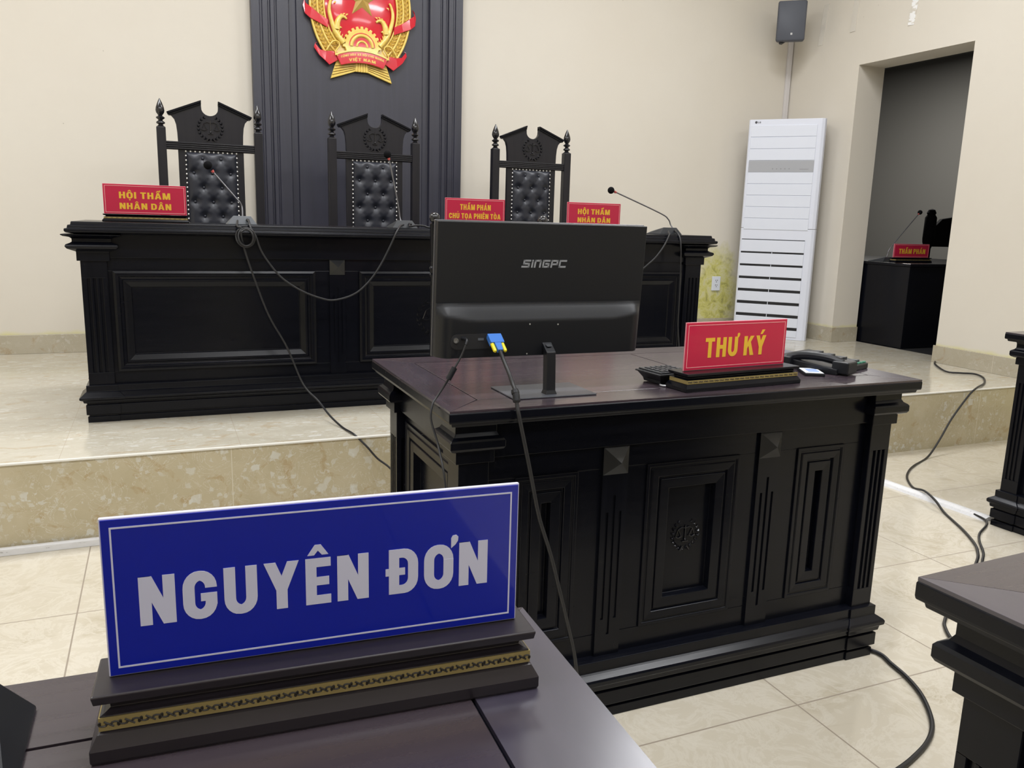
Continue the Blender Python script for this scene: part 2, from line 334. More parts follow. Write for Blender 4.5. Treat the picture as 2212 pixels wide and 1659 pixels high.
# ------------------------------------------------------------------ letters (flat bold capitals)
def rr(x0, x1, y0, y1, r, n=6):
    """rounded rectangle from the right middle, anticlockwise; r = radii TR, TL, BL, BR"""
    out = []
    for k, (cx, cy, a0) in enumerate(((x1, y1, 0), (x0, y1, 90), (x0, y0, 180), (x1, y0, 270))):
        q = r[k]; ccx = cx - q if k in (0, 3) else cx + q; ccy = cy - q if k in (0, 1) else cy + q
        for i in range(n+1):
            a = rad(a0 + 90*i/n); out.append((ccx + q*math.cos(a), ccy + q*math.sin(a)))
    return out
def band(o, i): return [[o[k], o[k+1], i[k+1], i[k]] for k in range(len(o)-1)]
def glyph(ch, s=0.25, h=0.19):
    """polygons and width of a capital of height 1"""
    B = lambda x0, x1, y0, y1: [(x0,y0),(x1,y0),(x1,y1),(x0,y1)]
    R = []
    def ring(w, rt=0.34, rl=0.34, y0=0.0, y1=1.0):
        o = rr(0, w, y0, y1, (rt, rl, rl, rt)); q = max(rt-0.19, 0.06); ql = max(rl-0.19, 0.0)
        return o, rr(s, w-s, y0+h, y1-h, (q, ql, ql, q))
    if ch == 'I': return [B(0, s, 0, 1)], s
    if ch == 'H': w = 0.72; return [B(0, s, 0, 1), B(w-s, w, 0, 1), B(s, w-s, 0.42, 0.61)], w
    if ch == 'T': w = 0.68; return [B(0, w, 1-h, 1), B((w-s)/2, (w+s)/2, 0, 1-h)], w
    if ch == 'E': w = 0.58; return [B(0, s, 0, 1), B(s, w, 1-h, 1), B(s, w-0.04, 0.41, 0.59), B(s, w, 0, h)], w
    if ch == 'L': w = 0.56; return [B(0, s, 0, 1), B(s, w, 0, h)], w
    if ch == 'N': w = 0.74; return [B(0, s, 0, 1), B(w-s, w, 0, 1), [(0.0,1),(s+0.02,1),(w,0),(w-s-0.02,0)]], w
    if ch == 'M': w = 0.92; return [B(0, s-0.02, 0, 1), B(w-s+0.02, w, 0, 1), [(0,1),(s+0.05,1),(w/2+0.1,0.0),(w/2-0.1,0.0)], [(w,1),(w-s-0.05,1),(w/2-0.1,0.0),(w/2+0.1,0.0)]], w
    if ch == 'A': w = 0.80; return [[(0,0),(s,0),(w/2+0.06,1),(w/2-0.13,1)], [(w,0),(w-s,0),(w/2-0.06,1),(w/2+0.13,1)], B(0.2, w-0.2, 0.20, 0.36)], w
    if ch == 'V': w = 0.78; return [[(0,1),(s,1),(w/2+0.06,0),(w/2-0.12,0)], [(w,1),(w-s,1),(w/2-0.06,0),(w/2+0.12,0)]], w
    if ch == 'Y': w = 0.78; return [[(0,1),(s+0.01,1),(w/2+s/2,0.42),(w/2-s/2,0.40)], [(w,1),(w-s-0.01,1),(w/2-s/2,0.42),(w/2+s/2,0.40)], B((w-s)/2, (w+s)/2, 0, 0.42)], w
    if ch == 'K': w = 0.76; return [B(0, s, 0, 1), [(s-0.02,0.34),(s-0.02,0.60),(w-s-0.03,1),(w-0.01,1)], [(0.33,0.58),(0.5,0.72),(w+0.02,0),(w-s-0.02,0)]], w
    if ch == 'X': w = 0.76; return [[(0,1),(s,1),(w,0),(w-s,0)], [(w,1),(w-s,1),(0,0),(s,0)]], w
    if ch == 'O': w = 0.74; o, i = ring(w); return band(o+o[:1], i+i[:1]), w
    if ch == 'D': w = 0.72; o, i = ring(w, 0.34, 0.0); return band(o+o[:1], i+i[:1]), w
    if ch == 'P': w = 0.66; o, i = ring(w, 0.27, 0.0, 0.38); return band(o+o[:1], i+i[:1]) + [B(0, s, 0, 0.4)], w
    if ch in 'CG':
        w = 0.72; o, i = ring(w)
        o = [(w, 0.64)] + o[:-0 or None]; i = [(w-s, 0.64)] + i
        if ch == 'C': return band(o + [(w, 0.36)], i + [(w-s, 0.36)]), w
        return band(o + [(w, 0.30)], i + [(w-s, 0.30)]) + [B(w-s, w, 0.28, 0.53), B(w*0.52, w-s, 0.37, 0.53)], w
    if ch == 'U':
        w = 0.72; o, i = ring(w); k = 14
        return band([(0, 1)] + o[k:] + [(w, 1)], [(s, 1)] + i[k:] + [(w-s, 1)]), w
    return [], 0.34
DEC = {'Ộ': 'O^.', 'Ẩ': 'A^?', 'Â': 'A^', 'Á': 'A/', 'Ủ': 'U?', 'Ọ': 'O.', 'Ê': 'E^', 'Ò': 'O\\', 'Ư': 'U,', 'Ý': 'Y/', 'Đ': 'D-', 'Ơ': 'O,', 'Ã': 'A~', 'Ệ': 'E^.', 'Ĩ': 'I~', 'Ị': 'I.'}
def letters(text, gap=0.15):
    polys, x = [], 0.0
    for ch in text:
        d = DEC.get(ch, ch); g, w = glyph(d[0]); c = w/2
        for a in d[1:]:
            if a == '^': g = g + [[(c-0.24,1.07),(c-0.09,1.07),(c+0.03,1.20),(c-0.07,1.29)], [(c+0.24,1.07),(c+0.09,1.07),(c-0.03,1.20),(c+0.07,1.29)], [(c-0.07,1.29),(c-0.03,1.2),(c+0.03,1.2),(c+0.07,1.29)]]
            if a == '.': g = g + [[(c-0.09,-0.26),(c+0.09,-0.26),(c+0.09,-0.09),(c-0.09,-0.09)]]
            if a == '/': g = g + [[(c-0.06,1.07),(c+0.08,1.07),(c+0.28,1.30),(c+0.06,1.30)]]
            if a == '\\': g = g + [[(c+0.06,1.07),(c-0.08,1.07),(c-0.28,1.30),(c-0.06,1.30)]]
            if a == '?':
                q = 0.22 if '^' in d else 0.0
                o = [(c-0.11+q, 1.27), (c-0.06+q, 1.37), (c+0.05+q, 1.37), (c+0.10+q, 1.29), (c+0.04+q, 1.21), (c+0.01+q, 1.13)]
                i = [(c-0.03+q, 1.25), (c-0.02+q, 1.29), (c+0.01+q, 1.29), (c+0.02+q, 1.27), (c-0.03+q, 1.23), (c-0.07+q, 1.13)]
                g = g + band(o, i)
            if a == ',':
                o = [(w-0.06, 0.90), (w+0.05, 0.98), (w+0.11, 1.06), (w+0.12, 1.15), (w+0.07, 1.19), (w-0.02, 1.18), (w-0.06, 1.12)]
                g = g + [o]
            if a == '~': g = g + [[(c-0.22,1.08),(c-0.1,1.08),(c+0.02,1.17),(c-0.12,1.22)], [(c+0.22,1.22),(c+0.1,1.22),(c-0.04,1.12),(c+0.12,1.08)]]
            if a == '-': g = g + [[(-0.08,0.42),(w*0.55,0.42),(w*0.55,0.58),(-0.08,0.58)]]
        polys += [[(p[0]+x, p[1]) for p in q] for q in g]
        x += w + (gap if ch != ' ' else 0.0)
    return polys, x - gap
def put_text(mb, text, x0, x1, zb, cap, y, mi=0, d=0.0006, bend=None):
    """lettering facing -y: caps from zb, height cap, stretched to x0..x1"""
    P, w = letters(text)
    for k, q in enumerate(P):
        poly = [(x0 + p[0]/w*(x1-x0), zb + p[1]*cap) for p in q]
        if bend: poly = [bend(*p) for p in poly]
        mb.prism(poly, (0, y, 0), X3, Z3, -Y3, d*(1+0.015*(k % 40)), mi)

# ------------------------------------------------------------------ the room
XR, YB, YS, ZS = 4.757, 5.545, 3.104, 0.319
XL, YR = -3.6, -4.6
DY0, DY1, DZT, WT = 3.881, 4.818, 2.356, 0.25
b = MB(); b.box(XL, XR+WT, YR, YS, -0.1, 0); struct('floor', b, FLOORM)
b = MB(); b.box(XL, XR+WT, YS, YB, 0, ZS, 0)
pl = struct('floor_platform', b, [PLATM, RISER])
for p in pl.data.polygons:
    if p.normal.y < -0.5: p.material_index = 1
b = MB(); b.box(XL, XR, YS-0.006, YS+0.006, ZS-0.007, ZS+0.001); struct('trim_1', b, NOSE, bevel=0.002)
b = MB(); b.box(XL-0.15, XR+WT, YB, YB+0.15, 0, CEIL); struct('wall_back', b, WALLST)
b = MB()
b.box(XR, XR+WT, DY1, YB, 0, CEIL); b.box(XR, XR+WT, YR, DY0, 0, CEIL); b.box(XR, XR+WT, DY0, DY1, DZT, CEIL)
struct('wall_right', b, WALL)
b = MB(); b.box(XL-0.15, XL, YR, YB, 0, CEIL); struct('wall_left', b, WALL)
b = MB(); b.box(XL-0.15, XR+WT, YR-0.15, YR, 0, CEIL); struct('wall_rear', b, WALL)
b = MB(); b.box(XL-0.15, XR+WT, YR-0.15, YB+0.15, CEIL, CEIL+0.1); struct('ceiling', b, CEILM)
HB = 0.114; TB = 0.012
b = MB(); b.box(XL, XR, YB-TB, YB, ZS, ZS+HB); struct('baseboard_back', b, BASEB, bevel=0.002)
b = MB()
b.box(XR-TB, XR, DY1, YB-TB, ZS, ZS+HB); b.box(XR-TB, XR+WT, DY1-TB, DY1, ZS, ZS+HB)
b.box(XR-TB, XR, YS, DY0+TB, ZS, ZS+HB); b.box(XR-TB, XR, YR, YS, 0, HB)
struct('baseboard_right', b, BASEB, bevel=0.002)
# unlit room past the doorway
AX = XR+WT
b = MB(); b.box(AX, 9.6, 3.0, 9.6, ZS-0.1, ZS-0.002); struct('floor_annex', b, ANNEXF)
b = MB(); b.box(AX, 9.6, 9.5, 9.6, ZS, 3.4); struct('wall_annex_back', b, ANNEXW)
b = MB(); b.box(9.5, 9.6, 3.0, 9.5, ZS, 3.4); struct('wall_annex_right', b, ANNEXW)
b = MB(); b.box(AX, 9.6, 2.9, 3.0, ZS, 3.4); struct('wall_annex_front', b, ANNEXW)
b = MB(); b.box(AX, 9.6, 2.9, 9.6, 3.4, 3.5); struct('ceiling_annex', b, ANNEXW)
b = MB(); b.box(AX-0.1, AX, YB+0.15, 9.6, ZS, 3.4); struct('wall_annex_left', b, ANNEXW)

# ------------------------------------------------------------------ carved court seal (wreath and scales)
def seal(name, r, parent, c, m, U=X3, V=Z3, N=-Y3, relief=None):
    b = MB(); k = relief or r*0.09; c = Vector(c)
    P = lambda x, y, h=0.0: c + U*(x*r) + V*(y*r) + N*h
    for sgn in (-1, 1):
        for i in range(9):                      # leaves up both branches
            a = rad(-82 + i*17.5)
            for rr0, tilt in ((0.88, 0.5), (0.80, -0.55)):
                cx, cy = math.cos(a)*rr0*sgn, math.sin(a)*rr0
                ta = a + math.pi/2 - tilt; dx, dy = math.cos(ta)*sgn, math.sin(ta); nx, ny = -dy, dx
                L, w = 0.15, 0.055
                q = [P(cx-dx*L*0.6, cy-dy*L*0.6), P(cx+nx*w, cy+ny*w), P(cx+dx*L, cy+dy*L), P(cx-nx*w, cy-ny*w), P(cx, cy, k)]
                b.add(q, [(0,1,4),(1,2,4),(2,3,4),(3,0,4),(3,2,1,0)])
    rt = r*0.022
    def tb(pts, q=rt): b.tube([P(x, y, k*0.35) for x, y in pts], q, 6)
    tb([(-0.48, 0.30), (-0.25, 0.42), (0, 0.36), (0.25, 0.42), (0.48, 0.30)], rt*1.3)
    tb([(0, 0.52), (0, -0.32)], rt*1.5)
    for s in (-1, 1):
        tb([(s*0.47, 0.30), (s*0.62, -0.10)]); tb([(s*0.47, 0.30), (s*0.27, -0.10)])
        tb([(s*0.66, -0.10), (s*0.45, -0.19), (s*0.23, -0.10)], rt*1.5)
        tb([(s*0.14, -0.72), (s*0.30, -0.95)], rt*2)
    b.ball(tuple(P(0, -0.30, k*0.4)), r*0.07); tb([(-0.18, -0.42), (0.18, -0.42)], rt*1.6)
    return b.build(name, m, parent, smooth=30)

# ------------------------------------------------------------------ court desks
def corner_post(x0, x1, y0, y1, z0, z1, k, mb, cap, plin, fl=(0.30, 0.86)):
    """fluted square post with capital and plinth; cap / plin = [(height from end, outward)]"""
    mb.rects(x0, x1, y0, y1, [(z0+z, o) for z, o in plin])
    zc = z1 - cap[0][0]
    a, c = z0+plin[-1][0]-0.001, zc+0.001
    f0, f1 = a+(c-a)*0.10, a+(c-a)*fl[1]
    mb.box(x0, x1, y0, y1, a, f0); mb.box(x0, x1, y0, y1, f1, c)
    g, d = 0.0045*k, 0.006*k
    def edge(p, q, nrm):
        out = [p]; L = (q-p).length; dr = (q-p)/L
        for t in (0.27, 0.5, 0.73):
            m0, m1 = p+dr*(L*t-g), p+dr*(L*t+g); out += [m0, m0-nrm*d, m1-nrm*d, m1]
        return out
    A, B, C, D = Vector((x0,y0,0)), Vector((x1,y0,0)), Vector((x1,y1,0)), Vector((x0,y1,0))
    pl = edge(A, B, -Y3) + edge(B, C, X3) + edge(C, D, Y3) + edge(D, A, -X3)
    n = len(pl); lo = [p+Z3*f0 for p in pl]; hi = [p+Z3*f1 for p in pl]
    mb.add(lo+hi, [(i, (i+1) % n, n+(i+1) % n, n+i) for i in range(n)])
    mb.rects(x0, x1, y0, y1, [(z1-z, o) for z, o in cap])
CAP = [(0.115, 0.000), (0.115, 0.009), (0.088, 0.009), (0.088, 0.014), (0.083, 0.024), (0.078, 0.027), (0.064, 0.027), (0.060, 0.024), (0.055, 0.016), (0.048, 0.012), (0.034, 0.012), (0.026, 0.014)]
PLIN = [(0.0, 0.012), (0.024, 0.012), (0.026, 0.004), (0.032, 0.004), (0.034, 0.017), (0.070, 0.017), (0.072, 0.010), (0.077, 0.010), (0.079, 0.020), (0.092, 0.022), (0.098, 0.030), (0.108, 0.031), (0.113, 0.028), (0.121, 0.016), (0.124, 0.011), (0.150, 0.011), (0.152, 0.0)]
STEPS = [(0, 0.0), (0.0, 0.005), (0.008, 0.005), (0.010, 0.0015), (0.014, 0.0015), (0.016, 0.005), (0.034, 0.004), (0.036, -0.002), (0.040, -0.002), (0.042, 0.0025), (0.066, 0.0015), (0.067, -0.018)]
def pierced(mb, o, U, N, u0, u1, z0, z1, holes, th, back=0.03):
    """board in the U-Z plane with rectangular openings (all of one height) and a back board"""
    o, U, N = Vector(o), Vector(U), Vector(N)
    def bx(a, c, zl, zh, n0, n1):
        P = [o+U*p+Z3*z+N*n for n in (n1, n0) for p, z in ((a, zl), (c, zl), (c, zh), (a, zh))]
        mb.add(P, [(0,1,2,3),(7,6,5,4),(0,4,5,1),(1,5,6,2),(2,6,7,3),(3,7,4,0)])
    hs = sorted(holes); za, zb_ = hs[0][2]+0.0004, hs[0][3]-0.0004
    bx(u0, u1, z0, za, -th, 0); bx(u0, u1, zb_, z1, -th, 0)
    e = u0
    for h in hs: bx(e, h[0]+0.0004, za, zb_, -th, 0); e = h[1]-0.0004
    bx(e, u1, za, zb_, -th, 0); bx(u0, u1, z0, z1, -back, -back+0.006)
def pyramid(x, z, h, y, parent):
    b = MB(); b.add([(x-h,y,z-h),(x+h,y,z-h),(x+h,y,z+h),(x-h,y,z+h),(x,y-h*0.75,z)], [(0,1,4),(1,2,4),(2,3,4),(3,0,4),(3,2,1,0)])
    return b.build('pyramid_block', PYRW, parent)
def pilaster(x0, x1, z0, z1, y, th, groove, parent):
    """raised strip with three routed grooves, the middle one longer"""
    b = MB(); w = x1-x0; g = 0.0038 if w < 0.08 else 0.0055
    xs = [x0, x0+w*0.24-g, x0+w*0.24+g, x0+w*0.5-g, x0+w*0.5+g, x0+w*0.76-g, x0+w*0.76+g, x1]
    for i in range(7):
        if i % 2 == 0: b.box(xs[i], xs[i+1], y-th, y+0.002, z0, z1)
        else:
            e = groove[2] if i == 3 else 0.0
            b.box(xs[i], xs[i+1], y-th, y+0.002, z0, groove[0]-e); b.box(xs[i], xs[i+1], y-th, y+0.002, groove[1]+e, z1)
            b.box(xs[i], xs[i+1], y-th+0.004, y+0.002, groove[0]-e-0.001, groove[1]+e+0.001)
    return b.build('pilaster', BLACKWOOD_Z, parent)
def desk_top(parent, W, D, H, bord, mid=None, tw=None, twy=None):
    """slab with a framed boarded top; local origin at the middle of the footprint"""
    x, y = W/2, D/2; b = MB()
    b.rects(-x, x, -y, y, [(H-0.035, -0.009), (H-0.027, -0.007), (H-0.0265, -0.001), (H-0.022, 0.0), (H-0.007, 0.0), (H-0.0042, -0.0012)])
    o = b.build('desktop', [BLACKWOOD], parent, bevel=0.0015)
    g = 0.0016; zt, zb = H, H-0.0045; e = 0.0012
    def board(poly, nm, m):
        q = MB(); n = len(poly); c = Vector((sum(p[0] for p in poly)/n, sum(p[1] for p in poly)/n))
        inn = [c + (Vector(p)-c)*(1-0.0006/max((Vector(p)-c).length, .01)) for p in poly]
        q.loft([[(p[0], p[1], zb) for p in poly], [(p[0], p[1], zt-0.0004) for p in poly], [(p[0], p[1], zt) for p in inn]])
        return q.build(nm, m, o)
    X, Y = x-e, y-e; ix, iy = x-bord, y-bord
    board([(-X,-Y),(X,-Y),(ix-g,-iy-g),(-ix+g,-iy-g)], 'border_board', tw or TOPWOOD)
    board([(X,Y),(-X,Y),(-ix+g,iy+g),(ix-g,iy+g)], 'border_board', tw or TOPWOOD)
    board([(-X,Y),(-X,-Y),(-ix-g,-iy),(-ix-g,iy)], 'border_board', twy or TOPWOOD_Y)
    board([(X,-Y),(X,Y),(ix+g,iy),(ix+g,-iy)], 'border_board', twy or TOPWOOD_Y)
    xs = [-ix+g] + ([mid-g, mid+g] if mid is not None else []) + [ix-g]
    for i in range(0, len(xs), 2): board([(xs[i],-iy+g),(xs[i+1],-iy+g),(xs[i+1],iy-g),(xs[i],iy-g)], 'inner_board', tw or TOPWOOD)
    return o
def court_desk(label, cx, cy, rz, W, D, H=0.793, mid=None, bord=0.095, crest=True, group=None, tw=None, twy=None):
    T = thing('court_desk', label, 'desk', (cx, cy, 0), rz, group)
    desk_top(T, W, D, H, bord, mid, tw, twy)
    ox, oy, pw = 0.038, 0.048, 0.068
    x, y = W/2-ox, D/2-oy; zt = H-0.035; zp = zt-0.085
    for sx in (-1, 1):
        for sy in (-1, 1):
            b = MB(); xa, ya = sorted((sx*x, sx*(x-pw))), sorted((sy*y, sy*(y-pw)))
            corner_post(xa[0], xa[1], ya[0], ya[1], 0, zt+0.026, 1.0, b, CAP, PLIN)
            b.build('corner_post', BLACKWOOD_Z, T, bevel=0.0012)
    base = [(z, o-0.004) for z, o in PLIN]
    for sy in (-1, 1):                                            # front and back faces
        b = MB(); N = Y3*sy; U = X3*(-sy); yp = sy*(y-0.022); L = x-pw
        o = Vector((0, yp, 0))
        b.box(-L-0.01, L+0.01, min(yp-sy*0.018, yp+sy*0.014), max(yp-sy*0.018, yp+sy*0.014), zp, zt)
        pw2 = 0.067; px = 0.222                                    # pilaster centres
        fr = []
        if W > 1.0:
            fr = [(-px+0.088, px-0.088, 0.206, zp-0.055)]
            for s in (-1, 1): fr.append(tuple(sorted((s*(px+0.094), s*min(L-0.070, px+0.094+0.163)))) + (0.206, zp-0.055))
        if fr: pierced(b, o, U, N, -L-0.01, L+0.01, 0.13, zp+0.02, fr, 0.018)
        for f in fr: b.frame(o, U, Z3, N, f, STEPS)
        fp = b.build('front_panel' if sy < 0 else 'back_panel', BLACKWOOD, T, bevel=0.001)
        if W > 1.0 and sy < 0:
            for s in (-1, 1):
                pilaster(s*px-pw2/2, s*px+pw2/2, 0.145, zp, yp, 0.008, (0.245, zp-0.160, 0.040), T)
                pyramid(s*px, zp-0.036, 0.033, yp-0.008, T)
            if crest: seal('carved_seal', 0.044, T, (0, yp+0.0172, 0.421), RELIEF, relief=0.004)
        b = MB(); yc = sorted((sy*(y-0.004), sy*(y-0.05))); b.rects(-L, L, yc[0], yc[1], [(z, o-0.001) for z, o in PLIN]); b.build('plinth_moulding', BLACKWOOD, T, bevel=0.001)
    for sx in (-1, 1):                                            # ends
        b = MB(); N = X3*sx; U = Y3*sx; xp = sx*(x-0.022); L = y-pw
        pierced(b, (xp, 0, 0), U, N, -L-0.01, L+0.01, 0.13, zp+0.02, [(-L+0.02, L-0.02, 0.206, zp-0.025)], 0.018)
        b.box(min(xp-sx*0.018, xp+sx*0.014), max(xp-sx*0.018, xp+sx*0.014), -L-0.01, L+0.01, zp, zt)
        b.frame(Vector((xp, 0, 0)), U, Z3, N, (-L+0.02, L-0.02, 0.206, zp-0.025), STEPS)
        b.build('side_panel', BLACKWOOD, T, bevel=0.001)
        b = MB(); xc = sorted((sx*(x-0.004), sx*(x-0.05))); b.rects(xc[0], xc[1], -L, L, [(z, o-0.001) for z, o in PLIN]); b.build('plinth_moulding', BLACKWOOD, T, bevel=0.001)
    return T
sec = court_desk('long black panelled desk carrying the computer monitor and red secretary nameplate', 1.1595, 1.8255, 0, 1.295, 0.653, mid=0.105, bord=0.093)
# plaintiff desk (near left), right-hand desk, far right desk
def place(cxl, cyl, pivot, deg, W, D, corner):
    """desk centre from the world position of its back corner: corner = 'R' or 'L'"""
    a = rad(deg); sx = -W/2 if corner == 'R' else W/2
    off = Vector((sx, -D/2)); off = Vector((off.x*math.cos(a)-off.y*math.sin(a), off.x*math.sin(a)+off.y*math.cos(a)))
    q = Vector((cxl, cyl))-Vector(pivot); q = Vector((q.x*math.cos(a)-q.y*math.sin(a), q.x*math.sin(a)+q.y*math.cos(a)))+Vector(pivot)
    return q.x+off.x, q.y+off.y, a
gx, gy, ga = place(0.308, 0.695, (0.0, 0.55), -2.06, 1.30, 0.653, 'R')
near = court_desk('dark wooden desk under the blue nameplate in the near left corner', gx, gy, ga, 1.30, 0.653, bord=0.097, tw=NEARWOOD, twy=NEARWOOD_Y)
qx, qy, qa = place(0.760, 0.597, (0.66, 0.44), 2.46, 1.30, 0.653, 'L')
rdesk = court_desk('dark wooden desk cut off by the lower right edge of the photo', qx, qy, qa, 1.30, 0.653, bord=0.30, tw=NEARWOOD, twy=NEARWOOD_Y)
qx, qy, qa = place(3.06, 2.155, (2.31, 2.09), 2.57, 1.30, 0.653, 'L')
fdesk = court_desk('black desk by the right wall, only its fluted corner post in view', qx, qy, qa, 1.30, 0.653)

# ------------------------------------------------------------------ judges' bench on the platform
BX, BW, BH = 1.1735, 2.961, 0.804
bench = thing('judges_bench', 'long black panelled bench with a carved wreath seal on the tiled platform', 'bench', (BX, 3.587+0.33, ZS), rad(-0.27))
def bench_parts(T):
    W, D, H = BW, 0.66, BH; x, y = W/2, D/2
    b = MB(); b.rects(-x, x, -y, y, [(H-0.048, -0.012), (H-0.044, 0.005), (H-0.041, 0.020), (H-0.036, 0.024), (H-0.027, 0.023), (H-0.025, 0.013), (H-0.020, 0.013), (H-0.013, 0.011), (H-0.012, 0.002), (H-0.001, 0.0), (H, -0.002)])
    b.build('bench_top', BLACKWOOD, T, bevel=0.003)
    capb = [(0.152, 0.0), (0.152, 0.011), (0.116, 0.011), (0.110, 0.026), (0.104, 0.040), (0.096, 0.046), (0.088, 0.043), (0.083, 0.030), (0.078, 0.022), (0.066, 0.022), (0.060, 0.030), (0.056, 0.050), (0.051, 0.058), (0.048, 0.056)]
    plb = [(0.0, 0.012), (0.024, 0.012), (0.026, 0.006), (0.031, 0.006), (0.033, 0.016), (0.073, 0.016), (0.076, 0.011), (0.080, 0.011), (0.083, 0.022), (0.092, 0.025), (0.098, 0.036), (0.106, 0.037), (0.112, 0.030), (0.124, 0.017), (0.128, 0.011), (0.152, 0.011), (0.154, 0.0)]
    px, py, pw = x-0.018, y-0.052, 0.095
    for sx in (-1, 1):
        for sy in (-1, 1):
            b = MB(); xa, ya = sorted((sx*px, sx*(px-pw))), sorted((sy*py, sy*(py-pw)))
            corner_post(xa[0], xa[1], ya[0], ya[1], 0, H, 1.3, b, capb, plb)
            b.build('corner_post', BLACKWOOD_Z, T, bevel=0.0015)
    zt, zp = H-0.047, H-0.140; L = px-pw; yp = -(py-0.016)
    BOL = [(0, 0.0), (0.0, 0.010), (0.010, 0.014), (0.022, 0.013), (0.025, 0.006), (0.034, 0.004), (0.038, 0.009), (0.046, 0.008), (0.066, -0.004), (0.069, -0.009)]
    b = MB(); o = Vector((0, yp, 0))
    b.box(-L-0.012, L+0.012, yp-0.014, yp+0.02, zp, zt)
    FR = [(-1.352, -0.552), (-0.358, 0.358), (0.552, 1.352)]
    pierced(b, o, X3, -Y3, -L-0.012, L+0.012, 0.13, zp+0.02, [(f[0], f[1], 0.203, 0.613) for f in FR], 0.02)
    for f in FR: b.frame(o, X3, Z3, -Y3, (f[0], f[1], 0.203, 0.613), BOL)
    b.build('front_panel', BLACKWOOD, T, bevel=0.0012)
    for s in (-1, 1):
        pilaster(s*0.456-0.034, s*0.456+0.034, 0.148, zp, yp, 0.009, (0.244, 0.503, 0.037), T)
        pyramid(s*0.456, zp-0.034, 0.033, yp-0.009, T)
    seal('carved_seal', 0.094, T, (0, yp+0.0085, 0.403), RELIEF, relief=0.009)
    b = MB(); b.rects(-L, L, -(py-0.003), -(py-0.05), [(z, o-0.001) for z, o in plb]); b.build('plinth_moulding', BLACKWOOD, T, bevel=0.0012)
    for s in (-1, 1):
        xs = sorted((s*(px-0.016), s*(px-0.036)))
        b = MB(); b.box(xs[0], xs[1], -py+pw-0.01, py-pw+0.01, 0.0, zt); b.frame(Vector((s*(px-0.016), 0, 0)), Y3*s, Z3, X3*s, (-0.15, 0.15, 0.203, 0.613), BOL)
        b.build('side_panel', BLACKWOOD, T, bevel=0.0012)
bench_parts(bench)
BT = ZS+BH

